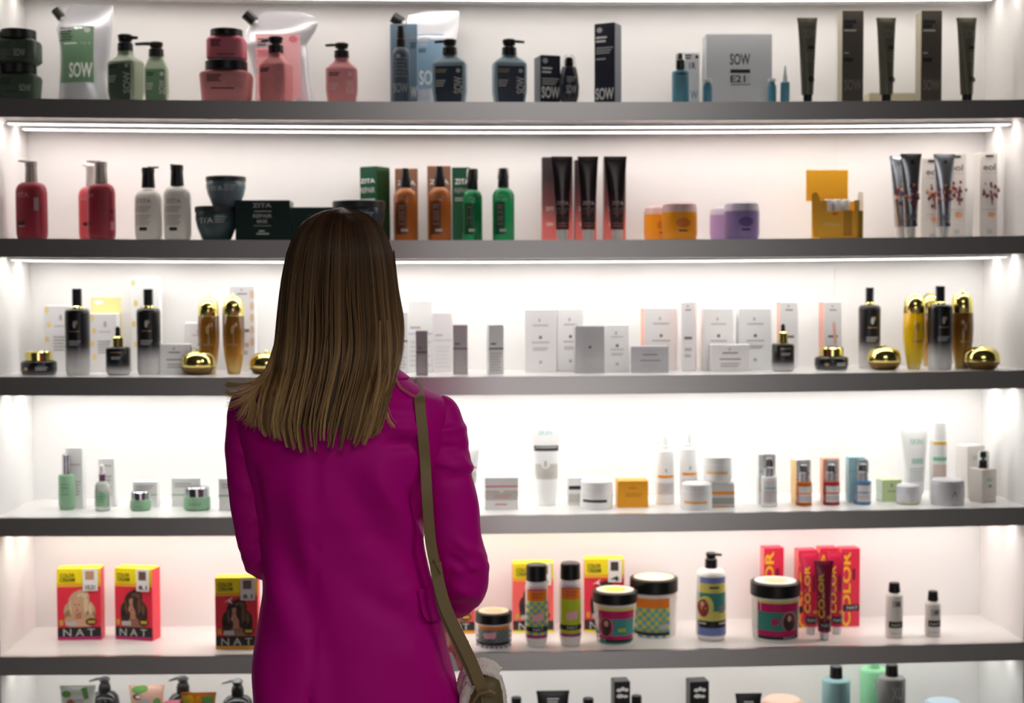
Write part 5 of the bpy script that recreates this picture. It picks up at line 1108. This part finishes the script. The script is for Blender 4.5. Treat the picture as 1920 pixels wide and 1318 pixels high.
for q_ in range(8200):
    ph = rs.uniform(-2.2, 2.2); L = int(np.argmin(np.abs(lockphi-ph))); r = .955+.05*rs.rand()
    ytip = 816+locktip[L]+rs.uniform(-16, 6)-34*max(0, (abs(ph)-.8)/1.4)+6*math.cos(ph*2)
    if ph < -.4: ytip -= 12*min(1, (-.4-ph))
    ys_ = 388+5*rs.rand()**2; y = ys_+(ytip-ys_)*TT**1.8
    if q_ > 6500: y = 600+(ytip-600)*TT; r -= .03      # under-layer that fills the ends
    g = np.clip((y-500)/300, 0, 1)
    phn = ph+(lockphi[L]-ph)*.5*g+.022*lockamp[L]*np.sin((y-450)/60+L)*np.clip((y-450)/150, 0, 1)
    rr_ = r+lockr[L]*np.clip((y-430)/120, 0, 1)
    x, f = hairpt(phn, y, rr_); x = x+1.8*np.sin(y/44+L*1.7)*g
    strands.append((hps(x, y, f), .00066, locktone[L]*.75+rs.rand()*.25, 1.))
def extra(ctrl, n, spread, tone, rad=.0005):
    for _ in range(n):
        o = rs.normal(0, spread, 3); c = np.array(ctrl, float)
        w = np.linspace(.25, 1, len(c))[:, None]; c = c+o[None]*w*np.array([1, 1, .6])
        R = cat(c, 5); strands.append((hps(R[:, 0], R[:, 1], R[:, 2]), rad, tone+.3*rs.rand(), 1.05))
# flicks over the left shoulder
for tip in ([(446, 716), (440, 712)], [(452, 734), (438, 728)], [(458, 748), (441, 752)], [(470, 764), (460, 776)], [(480, 772), (471, 782)], [(488, 770), (478, 788)], [(494, 766), (488, 792)]):
    (ax, ay), (bx, by) = tip
    extra([(542, 500, 16), (530, 580, 8), (520, 640, -4), (508, 690, -40), (486, (700+ay)/2+4, -84), (ax, ay, -92), (bx, by, -88)], 46, 3.2, .55)
extra([(735, 560, -20), (746, 640, -10), (742, 690, -30), (752, 718, -60), (770, 732, -72), (784, 738, -74)], 9, 1.6, 1.0, .00028)
extra([(728, 600, -50), (734, 690, -70), (728, 740, -100), (734, 775, -108), (744, 790, -108)], 16, 2.0, .8)
extra([(716, 600, -70), (716, 700, -98), (706, 760, -116), (712, 790, -118)], 22, 2.6, .7)
extra([(738, 470, 0), (744, 540, 20), (753, 600, 30), (752, 650, 24), (744, 700, 0)], 30, 2.0, .5)
for _ in range(26):      # flyaways
    a = rs.uniform(-1.3, 1.3); y0 = rs.uniform(396, 430); x, f = (float(q[0]) for q in hairpt(a, np.array([y0]), 1.0)); sx = 1 if x > 640 else -1
    strands.append(([hp(x, y0, f), hp(x+sx*6, y0-7*rs.rand(), f-3), hp(x+sx*14, y0-4+12*rs.rand(), f-4), hp(x+sx*20, y0+14+14*rs.rand(), f-2)], .00022, .6, 1.))
HAIRTOP = hp(640, 390, 0)[2]; vs = []; fs = []; cs = []; off_ = 0
c0 = np.array(lin((36, 22, 14))); c1 = np.array(lin((92, 62, 38))); t0 = np.array(lin((108, 74, 44))); t1 = np.array(lin((228, 184, 124)))
for pts, rad, tone, lt in strands:
    Pn = np.array([np.array(q) for q in pts]); n = len(Pn)
    T_ = np.gradient(Pn, axis=0); T_ /= np.linalg.norm(T_, axis=1, keepdims=True)+1e-9
    A = np.cross(T_, np.array([0, 1., .2])); A /= np.linalg.norm(A, axis=1, keepdims=True)+1e-9; B = np.cross(T_, A)
    m = np.clip(np.clip((HAIRTOP-Pn[:, 2])/.42, 0, 1)**1.5*lt, 0, 1)[:, None]
    col_ = (c0*(1-tone)+c1*tone)*(1-m)+(t0*(1-tone)+t1*tone)*m
    rr = (rad*(1-.6*np.clip((np.linspace(0, 1, n)-.75)/.25, 0, 1)))[:, None]
    ring = np.stack([Pn+A*math.cos(2.0944*k)*rr+B*math.sin(2.0944*k)*rr for k in range(3)], 1)-np.array(base)
    vs.append(ring.reshape(-1, 3)); cs.append(np.repeat(np.concatenate([col_, np.ones((n, 1))], 1), 3, 0))
    i = np.arange(n-1)[:, None]*3; k = np.arange(3)[None]; a = off_+i+k; b = off_+i+(k+1) % 3
    fs.append(np.stack([a, b, b+3, a+3], 2).reshape(-1, 4)); off_ += 3*n
vs = np.concatenate(vs); fs = np.concatenate(fs); cs = np.concatenate(cs)
me = bpy.data.meshes.new('strands'); vs = np.array(vs, np.float32); fa = np.array(fs, np.int32)
me.vertices.add(len(vs)); me.vertices.foreach_set('co', vs.ravel()); me.loops.add(fa.size); me.loops.foreach_set('vertex_index', fa.ravel())
me.polygons.add(len(fa)); me.polygons.foreach_set('loop_start', np.arange(0, fa.size, 4, dtype=np.int32)); me.update(calc_edges=True)
me.polygons.foreach_set('use_smooth', np.ones(len(fa), bool))
ca = me.attributes.new('tint', 'FLOAT_COLOR', 'POINT'); ca.data.foreach_set('color', np.array(cs, np.float32).ravel())
me.materials.append(hm); so = link('hair_strands', me, hair); so['kind'] = 'stuff'

# ------------------------------------------------------------------ shoulder bag
OLV = M((132, 112, 74), .55, bump=.15, scale=500); OLVD = M((112, 96, 62), .5, bump=.2, scale=250)
bag = empty('shoulder_bag', pp(905, 1480, -.02)); tag(bag, 'olive shoulder bag with white fleece trim hanging at the right hip', 'bag')
bb = Vector(bag.location)
def blink(name, V, Fc, mat, parent=bag, **k): return link(name, mesh([Vector(v)-bb for v in V], Fc, mat, **k), parent)
Q = []
for (y, xl, xr, dp) in cat([(1258, 890, 926, 40), (1262, 878, 936, 62), (1275, 872, 941, 78), (1300, 868, 944, 92), (1360, 862, 948, 104), (1440, 866, 946, 100), (1472, 880, 934, 70), (1480, 892, 922, 40)], 6):
    Q.append([list(pp((xl+xr)/2+sell(2*math.pi*k/48, (xr-xl)/2, dp/2, 2.6)[0], y, (-20+sell(2*math.pi*k/48, (xr-xl)/2, dp/2, 2.6)[1])*PU)) for k in range(48)])
V, Fc = gridmesh(np.array(Q)); blink('bag_body', V, Fc, OLVD, angle=1.)
def fleece(path, rad, nm):
    R = cat(path, 14); V, Fc = tubemesh([pp(a, b, c*PU) for a, b, c in R], [rad*PU*min(1, .5+i/6, .5+(len(R)-1-i)/6) for i in range(len(R))], 40)
    V2 = []
    C = [pp(a, b, c*PU) for a, b, c in R]
    for i, v in enumerate(V):
        c = C[i//40]; d = (v-c); d.normalize()
        V2.append(v+d*(.0016*noise.noise(v*260)+.0018*noise.noise(v*520)+.0014*noise.noise(v*80)))
    return blink(nm, V2, Fc, M((240, 228, 220), .95), angle=2.)
fleece([(874, 1400, -20), (872, 1340, -34), (871, 1300, -40), (874, 1270, -42), (884, 1252, -40), (900, 1248, -38), (918, 1252, -36), (934, 1264, -34), (940, 1290, -34), (942, 1330, -34), (940, 1400, -30)], 7, 'fleece_trim')
fleece([(868, 1310, -6), (872, 1275, -8), (882, 1254, -10), (900, 1246, -10), (918, 1250, -10), (930, 1262, -8)], 15, 'fleece_lining')
fleece([(872, 1335, -48), (870, 1308, -52), (874, 1284, -54), (884, 1266, -54)], 10, 'fleece_cuff')
def strap(path, w, th, nm, mat=OLV):
    """flat band: rows (x, y, forward px), width in px across the picture"""
    R = cat(path, 8); C = np.array([list(pp(a, b, c*PU)) for a, b, c in R]); T_ = np.gradient(C, axis=0); T_ /= np.linalg.norm(T_, axis=1, keepdims=True)
    Q = []
    for i in range(len(C)):
        s = np.cross(T_[i], np.array([0, 1., 0])); s /= np.linalg.norm(s)+1e-9; nn = np.cross(s, T_[i])
        ww = w*PU/2
        Q.append([C[i]+s*ww*a+nn*th*b for a, b in ((-1, -.5), (-.93, -1), (.93, -1), (1, -.5), (1, .5), (.93, 1), (-.93, 1), (-1, .5))])
    V, Fc = gridmesh(np.array(Q)); return blink(nm, V, Fc, mat, angle=.5)
yb_ = lambda x, y: (torso_back(x, y)-PY)/PU-5
s1 = strap([(776, 722, 60), (780, 722, 20), (785, 728, -20), (788, 742, yb_(788, 745)-2), (791, 770, yb_(788, 770)-2), (795, 810, yb_(790, 810)-3), (799, 860, yb_(795, 860)-6), (802, 910, -92), (805, 960, -84), (809, 1005, -76), (816, 1042, -72)], 20, .0016, 'strap')
s2 = strap([(817, 1040, -74), (821, 1065, -76), (828, 1095, -80), (838, 1125, -84), (852, 1155, -86), (868, 1188, -86), (884, 1222, -84), (897, 1256, -82), (905, 1282, -78)], 22, .0016, 'strap')
strap([(819, 1062, -70), (823, 1095, -74), (832, 1130, -78), (846, 1160, -80), (862, 1195, -80), (878, 1230, -78), (892, 1262, -76)], 17, .0014, 'strap', OLVD)
V, Fc = tubemesh([pp(813, 1035, -80*PU), pp(826, 1060, -84*PU)], .0016, 8); blink('buckle', V, Fc, GOLD, parent=s2)
V, Fc = tubemesh([pp(884, 1296, -82*PU), pp(896, 1276, -88*PU), pp(914, 1272, -88*PU), pp(926, 1278, -82*PU)], [.003, .004, .004, .003], 10); blink('strap_tab', V, Fc, OLV)
V, Fc = tubemesh([pp(902, 1284, -80*PU), pp(904, 1320, -88*PU), pp(902, 1380, -90*PU)], .0022, 8); blink('piping', V, Fc, OLV)
# bracelet at the right cuff
V, Fc = tubemesh([pp(832+26*math.cos(a), 1190+7*math.sin(a), (177+26*math.sin(a))*PU) for a in np.linspace(0, 6.28, 20)], .0016, 8)
br = link('bracelet', mesh([Vector(v)-pp(832, 1190, 177*PU) for v in V], Fc, STEEL)); br.location = pp(832, 1190, 177*PU); tag(br, 'thin silver bracelet on the wrist beside the bag', 'bracelet')
